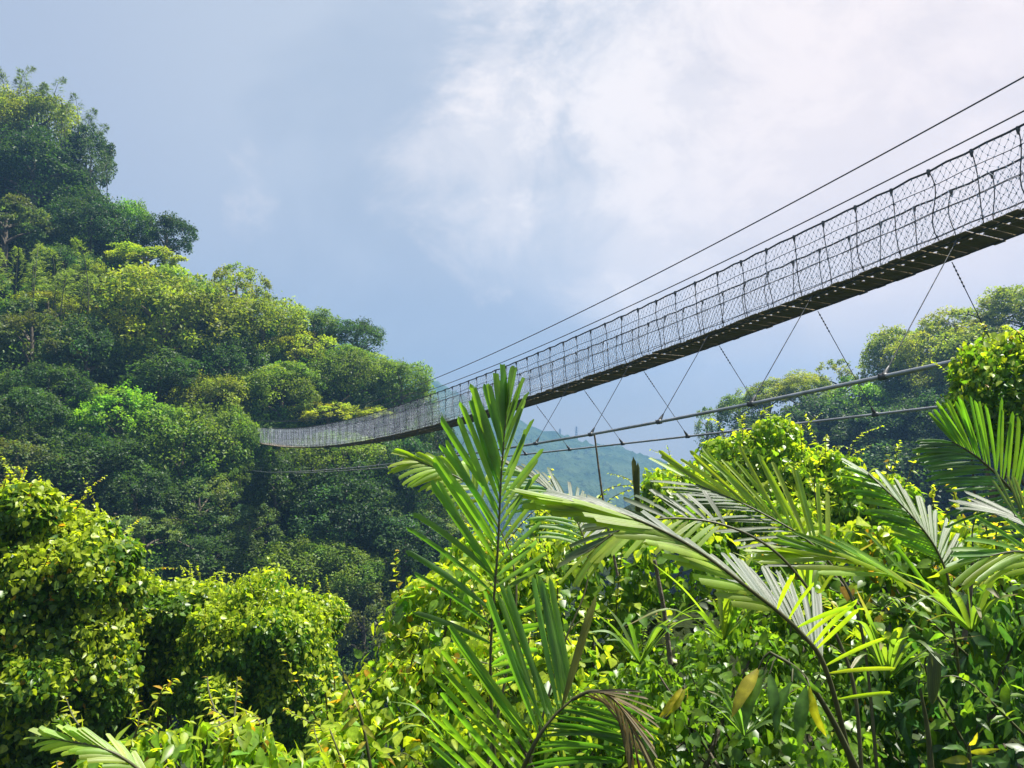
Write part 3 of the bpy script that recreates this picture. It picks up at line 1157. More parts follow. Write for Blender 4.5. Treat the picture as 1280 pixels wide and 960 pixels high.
def thicket(name, label, cat, blobs, dens, size, tpl, base, young_lit, seed, p_young_lit=.35, odd=None, p_odd=.012, shoots=8, droop=.9, layers=((1.0, 1.0), (.88, .9), (.74, .7)), group=None, lumps=.16, stems=6, shoot_len=.55, sat=8, patch=.34):
    """creeper-covered mass: leaves in layers over a union of uneven blobs, runners sticking out, stems inside.
    blobs: (px, py, Y, rx, ry, rz) with the radii in metres"""
    rng = np.random.default_rng(seed)
    cs = np.array([P(b[0], b[1], b[2]) for b in blobs])
    rs = np.array([b[3:6] for b in blobs], float)
    if sat:
        c2, r2 = [], []
        for k in range(len(cs)):
            for _ in range(sat):
                d = nrm(rng.normal(0, 1, 3) + np.array([0, -.45, .25]))
                f = rng.uniform(.18, .42)
                c2.append(cs[k] + d * rs[k] * rng.uniform(.78, 1.0))
                r2.append(np.full(3, float(np.mean(rs[k]))) * f * np.array([1, 1, rng.uniform(.6, 1.0)]))
        cs, rs = np.vstack([cs, c2]), np.vstack([rs, r2])
    lo = cs[:, 2] - rs[:, 2]
    root = empty(name, (cs[:, 0].mean(), cs[:, 1].mean(), lo.min() - .2), label, cat, group)
    pf = rng.normal(0, 1, (4, 3)) * 4.2
    mb = MB()
    allpos, alln = [], []
    for k in range(len(cs)):
        r = rs[k]
        area = 4 * math.pi * ((r[0] * r[1]) ** 1.6 / 3 + (r[0] * r[2]) ** 1.6 / 3 + (r[1] * r[2]) ** 1.6 / 3) ** (1 / 1.6)
        ph = rng.uniform(0, 6.28, (5, 3))
        fr = rng.normal(0, 1, (5, 3)) * 3.2
        for li, (rad, dn) in enumerate(layers):
            n = int(area * dens * dn)
            d = rand_dir(n, rng)
            # uneven surface: low waves plus tight lumps
            w = sum(np.sin(d @ fr[q] + ph[q, 0]) for q in range(3)) / 3 * lumps + sum(np.sin(d @ (fr[q] * 2.8) + ph[q, 1]) for q in range(5)) / 5 * lumps * .9
            rr = rad + w * (1 if li == 0 else .9) + rng.normal(0, .05, n)
            pos = cs[k] + d * r * rr[:, None]
            ok = np.ones(n, bool)
            for j in range(len(cs)):
                if j != k:
                    ok &= (((pos - cs[j]) / (rs[j] * (rad - .12))) ** 2).sum(1) > 1
            if li == 0:
                hole = np.sin(pos @ pf[0] + pf[3, 0]) + np.sin(pos @ pf[1] + pf[3, 1]) + np.sin(pos @ pf[2] + pf[3, 2])
                ok &= hole > -1.9 + 4.0 * patch - .9 * np.clip(d[:, 2], 0, 1) + rng.normal(0, .35, n)
            # sparse back side, away from the viewer
            ok &= ~((d[:, 1] > .45) & (d[:, 2] < .35) & (rng.random(n) < .75))
            pos, d, w = pos[ok], nrm(d[ok] / r), w[ok]
            n = len(pos)
            if n == 0:
                continue
            up = np.array([0, 0, 1.0])
            nn = nrm(d * .45 + up * .75 + rng.normal(0, .42, (n, 3)))
            tang = nrm(rng.normal(0, 1, (n, 3)) + d * .25 - up * droop * 1.5)
            py_ = np.clip((d[:, 2] * .65 + .38 + w * 1.5), 0, 1) * p_young_lit * 1.7 if li == 0 else p_young_lit * .12  # sunlit tops put into the colour: brighter leaves facing up, few inside
            c = leaf_cols(rng, n, base, .25, young_lit, py_, odd, p_odd)
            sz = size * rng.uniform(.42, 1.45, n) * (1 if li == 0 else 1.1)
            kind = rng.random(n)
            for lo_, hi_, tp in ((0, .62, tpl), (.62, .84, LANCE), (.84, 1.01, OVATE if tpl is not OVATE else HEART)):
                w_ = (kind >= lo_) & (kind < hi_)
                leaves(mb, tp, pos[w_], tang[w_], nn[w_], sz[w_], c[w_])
            if li == 0:
                allpos.append(pos)
                alln.append(d)
    ap, an = np.concatenate(allpos), np.concatenate(alln)
    mb.build('foliage', M_LEAF, root)
    # runners
    cand = np.where(an[:, 2] > .15)[0]
    if shoots and len(cand):
        for k in range(shoots):
            ms, ml = MB(), MB()
            i = cand[rng.integers(len(cand))]
            L = shoot_len * rng.uniform(.5, 1.2)
            d = nrm(an[i] * .7 + np.array([rng.normal(0, .5), rng.normal(0, .3), .55]))
            bend = rng.normal(0, .35, 3)
            q = spline([ap[i] - d * .1, ap[i] + d * L * .5, ap[i] + d * L + bend * L * .5 - np.array([0, 0, L * .18])], 14)
            tube(ms, q, np.linspace(.007, .002, 14), 4)
            T = nrm(np.gradient(q, axis=0))
            idx = np.repeat(np.arange(2, 14), 2)
            m = len(idx)
            side = nrm(np.cross(T[idx], np.array([0, 0, 1.0])) * np.tile([1, -1], m // 2)[:, None] + rng.normal(0, .35, (m, 3)) + T[idx] * .5 + np.array([0, 0, -.3]))
            nn = nrm(np.array([0, 0, 1.0]) + rng.normal(0, .35, (m, 3)))
            taper = np.linspace(1.0, .45, 14)[idx]
            leaves(ml, tpl, q[idx], side, nn, size * .9 * taper * rng.uniform(.7, 1.15, m), leaf_cols(rng, m, young_lit or base, .2, odd, .12))
            ro = ms.build('runner', M_STEM, root, True)
            ml.build('runner_leaves', M_LEAF, ro)
    if stems:
        for k in range(stems):
            ms = MB()
            i = rng.integers(len(ap))
            e = ap[i] * .9 + cs[rng.integers(len(cs))] * .1
            j = rng.integers(len(cs))
            b = np.array([cs[j, 0] + rng.normal(0, .5) * rs[j, 0], cs[j, 1] + rng.normal(0, .4) * rs[j, 1], lo.min() - .3])
            m = (e + b) / 2 + rng.normal(0, .25, 3) * rs[j]
            tube(ms, spline([b, m, e], 12), np.linspace(.02, .006, 12) * rng.uniform(.6, 1.3), 5)
            ms.build('stem', M_BARK, root, True)
    return root


VG = "creeper-covered mounds"
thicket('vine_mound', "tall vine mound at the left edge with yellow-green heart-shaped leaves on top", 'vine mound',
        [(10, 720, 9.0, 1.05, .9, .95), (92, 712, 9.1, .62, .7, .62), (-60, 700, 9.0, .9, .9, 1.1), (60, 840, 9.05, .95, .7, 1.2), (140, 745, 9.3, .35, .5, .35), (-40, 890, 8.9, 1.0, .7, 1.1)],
        760, .066, HEART, LEAF_MID, LEAF_YELLOW, 71, p_young_lit=1.0, shoots=46, patch=.44, shoot_len=.45, group=VG, odd=LEAF_ORANGE, p_odd=.01)
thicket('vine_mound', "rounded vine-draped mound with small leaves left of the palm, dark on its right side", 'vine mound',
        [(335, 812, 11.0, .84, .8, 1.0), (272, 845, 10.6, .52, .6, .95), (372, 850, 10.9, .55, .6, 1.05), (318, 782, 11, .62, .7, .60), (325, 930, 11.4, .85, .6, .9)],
        640, .066, OVATE, (.092, .185, .018), LEAF_YELLOW, 72, p_young_lit=.8, shoots=34, group=VG, shoot_len=.38, patch=.42)
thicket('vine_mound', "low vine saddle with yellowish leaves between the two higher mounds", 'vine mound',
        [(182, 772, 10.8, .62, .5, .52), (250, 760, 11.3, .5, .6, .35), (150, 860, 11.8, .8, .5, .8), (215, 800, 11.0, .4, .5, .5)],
        700, .066, HEART, LEAF_MID, LEAF_YELLOW, 73, p_young_lit=1.0, shoots=30, patch=.40, shoot_len=.4, group=VG)
thicket('leafy_shrub', "bright yellow-green shrub with orange leaves left of the palm stalk", 'shrub',
        [(560, 800, 6.2, .52, .6, .55), (500, 900, 5.6, .48, .5, .42), (610, 745, 6.4, .42, .5, .45), (600, 880, 5.4, .55, .5, .5), (470, 960, 5.0, .45, .4, .3)],
        420, .078, OVATE, LEAF_BRIGHT, LEAF_YELLOW, 74, p_young_lit=.5, shoots=24, odd=LEAF_ORANGE, p_odd=.025, layers=((1.0, .9), (.8, .7)), shoot_len=.5)
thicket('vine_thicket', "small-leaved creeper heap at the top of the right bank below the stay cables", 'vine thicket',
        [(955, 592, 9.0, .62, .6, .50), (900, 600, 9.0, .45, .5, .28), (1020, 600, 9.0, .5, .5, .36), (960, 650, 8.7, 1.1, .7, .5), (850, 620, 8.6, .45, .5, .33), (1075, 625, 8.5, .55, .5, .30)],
        420, .075, OVATE, LEAF_BRIGHT, LEAF_YELLOW, 75, p_young_lit=.45, shoots=26, shoot_len=.5)
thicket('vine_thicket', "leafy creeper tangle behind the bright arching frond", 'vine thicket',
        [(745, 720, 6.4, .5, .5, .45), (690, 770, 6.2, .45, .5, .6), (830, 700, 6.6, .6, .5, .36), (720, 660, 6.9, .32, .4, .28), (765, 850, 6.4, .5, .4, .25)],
        300, .085, OVATE, (.102, .190, .018), LEAF_YELLOW, 76, p_young_lit=.45, shoots=18, layers=((1.0, .9), (.8, .6)))
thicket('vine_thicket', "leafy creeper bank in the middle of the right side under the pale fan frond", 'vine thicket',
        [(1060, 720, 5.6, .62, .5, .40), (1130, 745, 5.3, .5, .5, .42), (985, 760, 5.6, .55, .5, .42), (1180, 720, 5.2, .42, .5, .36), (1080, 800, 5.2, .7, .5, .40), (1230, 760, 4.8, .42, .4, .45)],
        310, .085, OVATE, (.102, .190, .018), LEAF_YELLOW, 77, p_young_lit=.45, shoots=22, layers=((1.0, .9), (.8, .6)), odd=LEAF_ORANGE, p_odd=.015)
thicket('leafy_shrub', "broad-leaved shaded shrub at the lower right edge", 'shrub',
        [(1235, 850, 4.0, .36, .4, .40), (1150, 890, 4.3, .36, .4, .34), (1270, 930, 3.7, .34, .4, .3)],
        260, .10, LANCE, (.045, .105, .024), LEAF_BRIGHT, 78, p_young_lit=.25, shoots=8, layers=((1.0, .7), (.75, .5)))
thicket('leafy_shrub', "low bushy shrub with small leaves along the bottom edge, right of the withered frond", 'shrub',
        [(880, 930, 4.4, .48, .4, .30), (800, 900, 4.7, .40, .4, .26), (980, 940, 4.2, .42, .4, .28), (940, 850, 4.9, .5, .4, .30)],
        420, .062, OVATE, LEAF_MID, LEAF_BRIGHT, 79, p_young_lit=.45, shoots=10, layers=((1.0, .9), (.8, .6)), shoot_len=.35)
thicket('leafy_shrub', "small-leaved shrub at the bottom behind the lower palm leaflets", 'shrub',
        [(720, 940, 4.2, .42, .4, .30), (620, 960, 4.4, .46, .4, .30), (690, 860, 4.8, .40, .4, .28)],
        380, .068, OVATE, LEAF_MID, LEAF_YELLOW, 80, p_young_lit=.5, shoots=10, layers=((1.0, .9), (.8, .6)), shoot_len=.35)
thicket('vine_curtain', "yellow-green vine curtain hanging over a trunk at the upper right edge", 'vine curtain',
        [(1262, 478, 7.4, .50, .5, .44), (1232, 500, 7.3, .28, .4, .34), (1300, 520, 7.4, .55, .5, .5), (1275, 450, 7.5, .42, .4, .26)],
        560, .064, OVATE, (.100, .195, .018), LEAF_YELLOW, 81, p_young_lit=.5, shoots=14, shoot_len=.3, odd=LEAF_ORANGE, p_odd=.01)
thicket('leafy_shrub', "bright broad-leaved sprig clump at the bottom left edge of the picture", 'shrub',
        [(230, 965, 3.2, .36, .3, .15), (310, 985, 3.2, .28, .3, .16), (170, 975, 3.1, .2, .3, .13), (390, 1000, 3.4, .25, .3, .14)],
        420, .075, LANCE, LEAF_BRIGHT, LEAF_YELLOW, 82, p_young_lit=.4, shoots=16, shoot_len=.26, layers=((1.0, .9), (.75, .6)), odd=LEAF_ORANGE, p_odd=.02)


def ground_cover():
    rng = np.random.default_rng(500)
    mb = MB()
    n = 110000
    x = rng.uniform(-11, 11, n)
    y = rng.uniform(2.2, 24, n)
    keep = abs(x) < y * .78 + 1.0
    x, y = x[keep], y[keep]
    n = len(x)
    lump = .32 * smooth_noise(x, y, 12, 4, 1.3)
    z = ground_height(x, y) + np.clip(.30 + lump, 0.05, 1.2) * rng.uniform(.1, 1.15, n)
    pos = np.stack([x, y, z], 1)
    nn = nrm(np.array([0, -.25, 1.0]) + rng.normal(0, .4, (n, 3)))
    di = nrm(rng.normal(0, 1, (n, 3)) * np.array([1, 1, .5]))
    leaves(mb, OVATE, pos, di, nn, rng.uniform(.07, .15, n), leaf_cols(rng, n, (.050, .088, .018), .35, LEAF_YELLOW, .10, LEAF_ORANGE, .008))
    tag(mb.build("ground_cover", M_LEAF), "low leafy ground cover carpeting the bank between the shrubs", None, None, 'stuff')


ground_cover()

# ------------------------------------------------------------------ palms
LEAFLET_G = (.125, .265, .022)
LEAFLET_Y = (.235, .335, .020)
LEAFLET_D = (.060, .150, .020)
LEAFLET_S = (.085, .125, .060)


def leaflet_batch(mb, base, dirs, wdir, L, W, col, droop, rng, fold=.25, ragged=.10, tipw=.75, twist=None):
    """strap-shaped leaflets with a ragged blunt tip, folded along the middle"""
    n = len(base)
    us = np.array([0, .10, .30, .55, .78, .93, 1.0])
    sh = np.array([.16, .55, .88, 1.0, .96, .85, tipw])
    nu = len(us)
    D = nrm(dirs)
    Wv = nrm(wdir - (wdir * D).sum(1, keepdims=True) * D)
    Nn = np.cross(D, Wv)
    if twist is not None:
        ct, st = np.cos(twist)[:, None], np.sin(twist)[:, None]
        Wv, Nn = Wv * ct + Nn * st, Nn * ct - Wv * st
    L = np.asarray(L, float)
    W = np.asarray(W, float)
    dr = np.broadcast_to(np.asarray(droop, float), (n,))
    bend = rng.normal(0, .04, n)
    v = np.zeros((n, nu, 3, 3))
    for i, (u, s) in enumerate(zip(us, sh)):
        c = base + D * (L * u)[:, None] + np.array([0, 0, -1.0]) * (L * dr * u * u)[:, None] + Wv * (bend * L * u * u)[:, None]
        hw = (W * .5 * s)[:, None]
        jl = D * (L * ragged * rng.uniform(-1, .3, n))[:, None] if i == nu - 1 else 0
        jr = D * (L * ragged * rng.uniform(-1, .3, n))[:, None] if i == nu - 1 else 0
        v[:, i, 0] = c - Wv * hw + Nn * hw * fold + jl
        v[:, i, 1] = c - Nn * hw * fold
        v[:, i, 2] = c + Wv * hw + Nn * hw * fold + jr
    f = []
    for i in range(nu - 1):
        for a in (0, 1):
            f.append((i * 3 + a, i * 3 + a + 1, (i + 1) * 3 + a + 1, (i + 1) * 3 + a))
    f = np.array(f)
    q = (np.arange(n)[:, None, None] * nu * 3 + f[None]).reshape(-1, 4)
    cc = np.repeat(np.asarray(col, np.float32), nu * 3, 0)
    mb.add(v.reshape(-1, 3), q, c=cc, al=np.tile(np.array([0, .5, 1], np.float32), n * nu))


def frond(root, pts, sides, rad=.009, seed=1, label=None, mat=None):
    """pts: (px, py, Y) along the stalk. sides: dicts with
    n, t0, t1, vec (world side direction), a0, a1 (angles to the stalk, degrees), L (lengths along t), W, col, droop"""
    rng = np.random.default_rng(seed)
    q = spline([P(*p) for p in pts], 60)
    T = nrm(np.gradient(q, axis=0))
    mb = MB()
    for sd in sides:
        n = int(round(sd['n'] * sd.get('nf', 1.7)))
        t = np.linspace(sd['t0'], sd['t1'], n) + rng.normal(0, .20 / n * abs(sd['t1'] - sd['t0']), n)
        fi = np.clip(t * 59, 0, 58.99)
        i0 = fi.astype(int)
        fr = (fi - i0)[:, None]
        b = q[i0] * (1 - fr) + q[i0 + 1] * fr
        tt = nrm(T[i0] * (1 - fr) + T[i0 + 1] * fr)
        sv = nrm(np.tile(np.asarray(sd['vec'], float), (n, 1)))
        if sd.get('glint'):
            hv = nrm(np.array(SUN_DIR)[None] + nrm(-b))
            g = np.cross(hv, tt)
            g *= np.sign((g * sv).sum(1, keepdims=True))
            sv = nrm(sv * (1 - sd['glint']) + nrm(g) * sd['glint'])
        sv = nrm(sv - (sv * tt).sum(1, keepdims=True) * tt)
        rel = np.linspace(0, 1, n)
        ang = np.radians(sd['a0'] + (sd['a1'] - sd['a0']) * rel + rng.normal(0, sd.get('jit', 3.5), n))[:, None]
        nv = np.cross(tt, sv)
        d = tt * np.cos(ang) + sv * np.sin(ang) + nv * (sd.get('lift', 0) + rng.normal(0, .05, (n, 1)))
        if sd.get('glint'):
            hv = nrm(hv)
            d = nrm(d) - .85 * (nrm(d) * hv).sum(1, keepdims=True) * hv
        L = np.interp(rel, np.linspace(0, 1, len(sd['L'])), sd['L']) * rng.uniform(.92, 1.06, n)
        W = sd['W'] * sd.get('wf', .62) * rng.uniform(.85, 1.12, n)
        base_c = np.asarray(sd['col'], float)
        v = rng.uniform(.8, 1.2, (n, 1))
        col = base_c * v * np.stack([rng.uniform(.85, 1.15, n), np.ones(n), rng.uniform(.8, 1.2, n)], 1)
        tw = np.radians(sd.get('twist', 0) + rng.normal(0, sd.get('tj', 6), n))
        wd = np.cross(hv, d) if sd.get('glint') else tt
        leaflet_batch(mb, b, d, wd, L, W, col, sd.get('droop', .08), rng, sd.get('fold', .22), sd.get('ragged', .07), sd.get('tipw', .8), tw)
    fo = mb.build('frond', mat or M_PALM, root)
    if label:
        fo['label'] = label
    mr = MB()
    tube(mr, q, np.linspace(rad, rad * .35, 60), 6)
    mr.build('stalk', M_RACHIS, fo, True)
    return fo


def palm_base(px, py, Y, label, name='palm', cat='palm'):
    return empty(name, P(px, py, Y), label, cat)


def palm_trunk(root, px, py, Y, h, r):
    b = P(px, py, Y)
    mb = MB()
    tube(mb, spline([b + np.array([0, 0, -h]), b + np.array([.02, .03, -h * .5]), b], 10), np.linspace(r * 1.2, r * .8, 10), 9)
    mb.build('trunk', M_BARK, root, True)


# the tall palm in the middle
pa = palm_base(625, 1060, 3.0, "palm in the middle with one tall upright frond reaching over the bridge line")
palm_trunk(pa, 625, 1060, 3.0, 1.2, .05)
frond(pa, [(628, 1060, 3.0), (615, 900, 3.0), (614, 800, 3.0), (622, 690, 3.0), (627, 590, 3.0), (634, 506, 3.02)],
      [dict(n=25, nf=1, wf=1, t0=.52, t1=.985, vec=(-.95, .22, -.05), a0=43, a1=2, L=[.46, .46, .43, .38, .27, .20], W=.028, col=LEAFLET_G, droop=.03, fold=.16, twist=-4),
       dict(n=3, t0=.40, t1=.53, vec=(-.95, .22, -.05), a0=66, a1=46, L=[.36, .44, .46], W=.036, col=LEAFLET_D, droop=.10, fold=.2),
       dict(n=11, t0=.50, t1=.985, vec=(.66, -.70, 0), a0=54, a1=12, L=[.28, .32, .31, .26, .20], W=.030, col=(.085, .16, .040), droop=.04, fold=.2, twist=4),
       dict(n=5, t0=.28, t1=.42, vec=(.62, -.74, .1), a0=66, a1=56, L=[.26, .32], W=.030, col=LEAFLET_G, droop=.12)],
      rad=.0085, seed=201, label="tall upright frond with broad blunt leaflets")
frond(pa, [(628, 1050, 2.7), (645, 985, 2.65), (668, 930, 2.6), (692, 896, 2.6), (718, 872, 2.6)],
      [dict(n=13, t0=.10, t1=.98, vec=(-.93, .25, .25), a0=62, a1=62, L=[.36, .44, .50, .47, .40], W=.036, col=LEAFLET_G, droop=.05, fold=.18),
       dict(n=10, t0=.25, t1=.95, vec=(.9, .25, -.35), a0=60, a1=50, L=[.30, .36, .34], W=.030, col=LEAFLET_D, droop=.22)],
      rad=.010, seed=202, label="low frond with long leaflets fanning up to the left")
frond(pa, [(716, 874, 2.6), (740, 864, 2.58), (765, 872, 2.55), (786, 902, 2.52), (797, 948, 2.5)],
      [dict(n=9, t0=.15, t1=.98, vec=(.3, -.9, -.2), a0=14, a1=6, L=[.22, .2, .14], W=.016, col=(.17, .13, .075), droop=.12, fold=.45, tipw=.2),
       dict(n=8, t0=.1, t1=.85, vec=(-.3, .5, -.8), a0=55, a1=25, L=[.2, .18, .14], W=.017, col=(.16, .15, .08), droop=.35, fold=.45, tipw=.2)],
      rad=.007, seed=203, label="withered brown frond end curling down", mat=M_DRY)
frond(pa, [(600, 1000, 3.6), (640, 800, 3.7), (640, 700, 3.8), (590, 610, 3.9), (520, 575, 3.9)],
      [dict(n=9, t0=.70, t1=.98, vec=(.2, .3, .9), a0=45, a1=10, L=[.18, .2, .18], W=.042, col=LEAFLET_Y, droop=.25, fold=.2),
       dict(n=9, t0=.70, t1=.98, vec=(-.2, -.5, -.8), a0=50, a1=12, L=[.16, .2, .18], W=.040, col=LEAFLET_Y, droop=.3)],
      rad=.007, seed=205, label="arching frond drooping left in front of the bridge")
frond(pa, [(650, 1000, 3.9), (700, 820, 4.0), (735, 720, 4.1), (715, 640, 4.2), (655, 590, 4.2)],
      [dict(n=12, t0=.62, t1=.98, vec=(.7, .2, .6), a0=50, a1=15, L=[.26, .3, .22], W=.034, col=LEAFLET_S, droop=.12, glint=.8),
       dict(n=12, t0=.60, t1=.98, vec=(-.6, -.4, -.6), a0=55, a1=15, L=[.3, .34, .24], W=.034, col=LEAFLET_G, droop=.25)],
      rad=.007, seed=206)

# the arching palm right of the middle
pb = palm_base(1075, 1010, 2.5, "palm with a bright yellow-green frond arching left, its upper leaflets shining white")
palm_trunk(pb, 1075, 1010, 2.5, .9, .045)
frond(pb, [(1075, 1000, 2.5), (1035, 845, 2.42), (1000, 790, 2.4), (935, 735, 2.38), (862, 682, 2.36), (785, 645, 2.34), (712, 626, 2.32)],
      [dict(n=15, t0=.42, t1=.985, vec=(-.45, -.55, -.75), a0=30, a1=7, L=[.17, .19, .22, .23, .20], W=.034, nf=2.1, col=LEAFLET_Y, droop=.02, fold=.15),
       dict(n=13, t0=.46, t1=.97, vec=(.27, .78, .54), a0=28, a1=8, L=[.14, .17, .17, .15], W=.036, col=LEAFLET_S, droop=.05, fold=.08, glint=1),
       dict(n=8, t0=.20, t1=.46, vec=(.35, -.1, .95), a0=58, a1=38, L=[.28, .27, .22], W=.028, col=LEAFLET_S, droop=.05, fold=.15, glint=.7),
       dict(n=8, t0=.12, t1=.42, vec=(.9, -.35, -.1), a0=84, a1=58, jit=10, nf=1.1, L=[.17, .25, .20], W=.022, col=LEAFLET_Y, droop=.10, fold=.3, tipw=.25)],
      rad=.009, seed=211, label="bright arching frond with white-shining upper leaflets")
frond(pb, [(1080, 1000, 2.9), (1060, 830, 2.95), (985, 705, 3.0), (900, 655, 3.0), (800, 652, 3.0), (735, 690, 3.0)],
      [dict(n=11, t0=.60, t1=.985, vec=(-.2, -.6, -.75), a0=48, a1=10, L=[.18, .22, .22, .17], W=.032, nf=2.1, col=LEAFLET_Y, droop=.12, fold=.15),
       dict(n=10, t0=.58, t1=.97, vec=(.2, .6, .75), a0=50, a1=14, L=[.18, .22, .16], W=.036, col=LEAFLET_S, droop=.10)],
      rad=.008, seed=212, label="lower drooping frond tip, translucent yellow-green")
frond(pb, [(1100, 1000, 3.3), (1075, 780, 3.4), (1025, 690, 3.5), (950, 640, 3.6), (870, 605, 3.7)],
      [dict(n=13, t0=.46, t1=.985, vec=(-.1, .3, .95), a0=36, a1=10, L=[.36, .42, .38, .28], W=.034, col=LEAFLET_Y, droop=.04, fold=.2),
       dict(n=12, t0=.44, t1=.97, vec=(-.2, -.5, -.85), a0=50, a1=14, L=[.30, .34, .24], W=.026, col=LEAFLET_S, droop=.08, glint=.8)],
      rad=.008, seed=213, label="straight frond pointing up left with narrow yellow-green leaflets")
# the pale fan behind it and the dark palm at the right edge
pc = palm_base(1195, 860, 4.4, "palm carrying a pale fan-like frond in the middle of the right bank")
palm_trunk(pc, 1195, 860, 4.4, .9, .05)
frond(pc, [(1195, 860, 4.4), (1190, 750, 4.4), (1172, 690, 4.4), (1135, 640, 4.4), (1085, 592, 4.4)],
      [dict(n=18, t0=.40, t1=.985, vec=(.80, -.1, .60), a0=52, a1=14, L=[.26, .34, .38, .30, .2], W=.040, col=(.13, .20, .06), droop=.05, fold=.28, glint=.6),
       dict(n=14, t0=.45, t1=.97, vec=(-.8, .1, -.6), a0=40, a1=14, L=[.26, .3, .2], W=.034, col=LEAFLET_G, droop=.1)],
      rad=.009, seed=221, label="pale fan-like frond")
frond(pc, [(1200, 850, 3.6), (1185, 770, 3.5), (1130, 725, 3.45), (1060, 700, 3.4), (1005, 692, 3.4)],
      [dict(n=7, t0=.30, t1=.985, vec=(-.2, -.4, -.9), a0=14, a1=6, L=[.42, .44, .30], W=.036, col=LEAFLET_Y, droop=.02, fold=.15, tipw=.4),
       dict(n=6, t0=.35, t1=.97, vec=(.1, .3, .95), a0=16, a1=6, L=[.36, .36, .24], W=.032, col=LEAFLET_G, droop=.06, tipw=.4)],
      rad=.007, seed=222, label="long low frond lying to the left")

pd = palm_base(1340, 760, 3.6, "dark backlit palm at the right edge under the hanging vines")
palm_trunk(pd, 1340, 760, 3.6, 1.0, .05)
frond(pd, [(1340, 760, 3.6), (1305, 665, 3.6), (1262, 610, 3.6), (1222, 572, 3.6), (1190, 552, 3.6)],
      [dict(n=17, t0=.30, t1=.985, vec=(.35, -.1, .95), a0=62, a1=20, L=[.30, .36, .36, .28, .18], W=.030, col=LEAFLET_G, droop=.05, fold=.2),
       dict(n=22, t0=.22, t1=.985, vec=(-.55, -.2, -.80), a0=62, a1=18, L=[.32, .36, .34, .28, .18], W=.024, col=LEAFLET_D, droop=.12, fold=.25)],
      rad=.010, seed=231, label="dark green frond with dense narrow leaflets")
frond(pd, [(1345, 740, 3.2), (1325, 690, 3.1), (1288, 655, 3.0), (1268, 645, 2.95)],
      [dict(n=8, t0=.35, t1=.98, vec=(-.9, -.2, .15), a0=70, a1=40, L=[.26, .28, .2], W=.026, col=LEAFLET_S, droop=.10, fold=.12, glint=.9, tipw=.4),
       dict(n=6, t0=.35, t1=.98, vec=(.7, .2, .6), a0=60, a1=30, L=[.26, .24], W=.026, col=LEAFLET_S, droop=.1)],
      rad=.007, seed=232, label="grey shining frond tip")
frond(pd, [(1370, 790, 3.0), (1330, 715, 2.9), (1280, 690, 2.85), (1225, 697, 2.8)],
      [dict(n=7, t0=.3, t1=.98, vec=(-.1, -.3, -.95), a0=30, a1=8, L=[.3, .3, .2], W=.032, col=LEAFLET_Y, droop=.1, fold=.18, tipw=.4),
       dict(n=6, t0=.3, t1=.98, vec=(0, .4, .9), a0=30, a1=8, L=[.28, .26, .18], W=.03, col=LEAFLET_G, droop=.1, tipw=.4)],
      rad=.007, seed=233)

# frond tip at the bottom left edge
pe = palm_base(215, 1040, 2.7, "small palm whose pale frond tip shows at the bottom left edge")
frond(pe, [(215, 1040, 2.7), (195, 985, 2.65), (140, 940, 2.6), (60, 922, 2.6)],
      [dict(n=9, t0=.40, t1=.98, vec=(.2, .3, .95), a0=24, a1=5, L=[.13, .14, .08], W=.028, col=LEAFLET_Y, droop=.06, fold=.15, glint=.5),
       dict(n=8, t0=.40, t1=.98, vec=(-.1, -.6, -.8), a0=26, a1=5, L=[.13, .14, .09], W=.028, col=LEAFLET_Y, droop=.16)],
      rad=.007, seed=241)

# ------------------------------------------------------------------ small plants and sticks
def stick(name, cat, label, a, b, r0, r1, mat, bend=.02):
    p0, p1 = P(*a), P(*b)
    mb = MB()
    m = (p0 + p1) / 2 + np.array([bend, 0, 0])
    tube(mb, spline([p0, m, p1], 16), np.linspace(r0, r1, 16), 7)
    return tag(mb.build(name, mat, None, True), label, cat)


stick('wooden_pole', 'pole', "thin brown pole standing up behind the arching frond", (772, 720, 5.6), (743, 543, 5.6), .010, .0065, M_BARK, -.015)
stick('wooden_pole', 'pole', "bare brown stick in the dark gap right of the middle", (838, 830, 4.6), (818, 700, 4.6), .016, .011, M_BARK, .01)
stick('wooden_pole', 'pole', "slender upright stick at the right edge between the leaves", (1205, 800, 3.4), (1216, 690, 3.4), .011, .006, M_BARK, .008)
stick('wooden_pole', 'pole', "slender mossy stick at the lower right", (1165, 980, 3.6), (1148, 850, 3.6), .016, .005, M_STEM, .012)


def spear(label, a, b, w, col, mat, seed):
    rng = np.random.default_rng(seed)
    p0, p1 = P(*a), P(*b)
    mb = MB()
    d = (p1 - p0)[None]
    L = np.linalg.norm(d, axis=1)
    for k in range(2):
        leaflet_batch(mb, p0[None], d + rng.normal(0, .012, (1, 3)), np.array([[1.0, .5 * (k - 1), 0]]), L * (1 - .08 * k), [w * (1 - .15 * k)], np.array([col]), 0, rng, fold=.55, ragged=.02, tipw=.12)
    return tag(mb.build('unopened_frond', mat), label, 'palm spear')


spear("dark pointed unopened frond standing above the white-shining leaflets", (801, 680, 4.6), (791, 570, 4.6), .034, (.085, .105, .035), M_DRY, 5)
spear("single long leaf blade with brown dried edge right of the middle palm", (702, 885, 2.55), (739, 742, 2.6), .022, (.14, .16, .03), M_DRY, 6)
spear("folded pale green new leaf standing at the lower right", (1165, 880, 3.2), (1172, 815, 3.2), .05, (.10, .13, .04), M_PALM, 7)


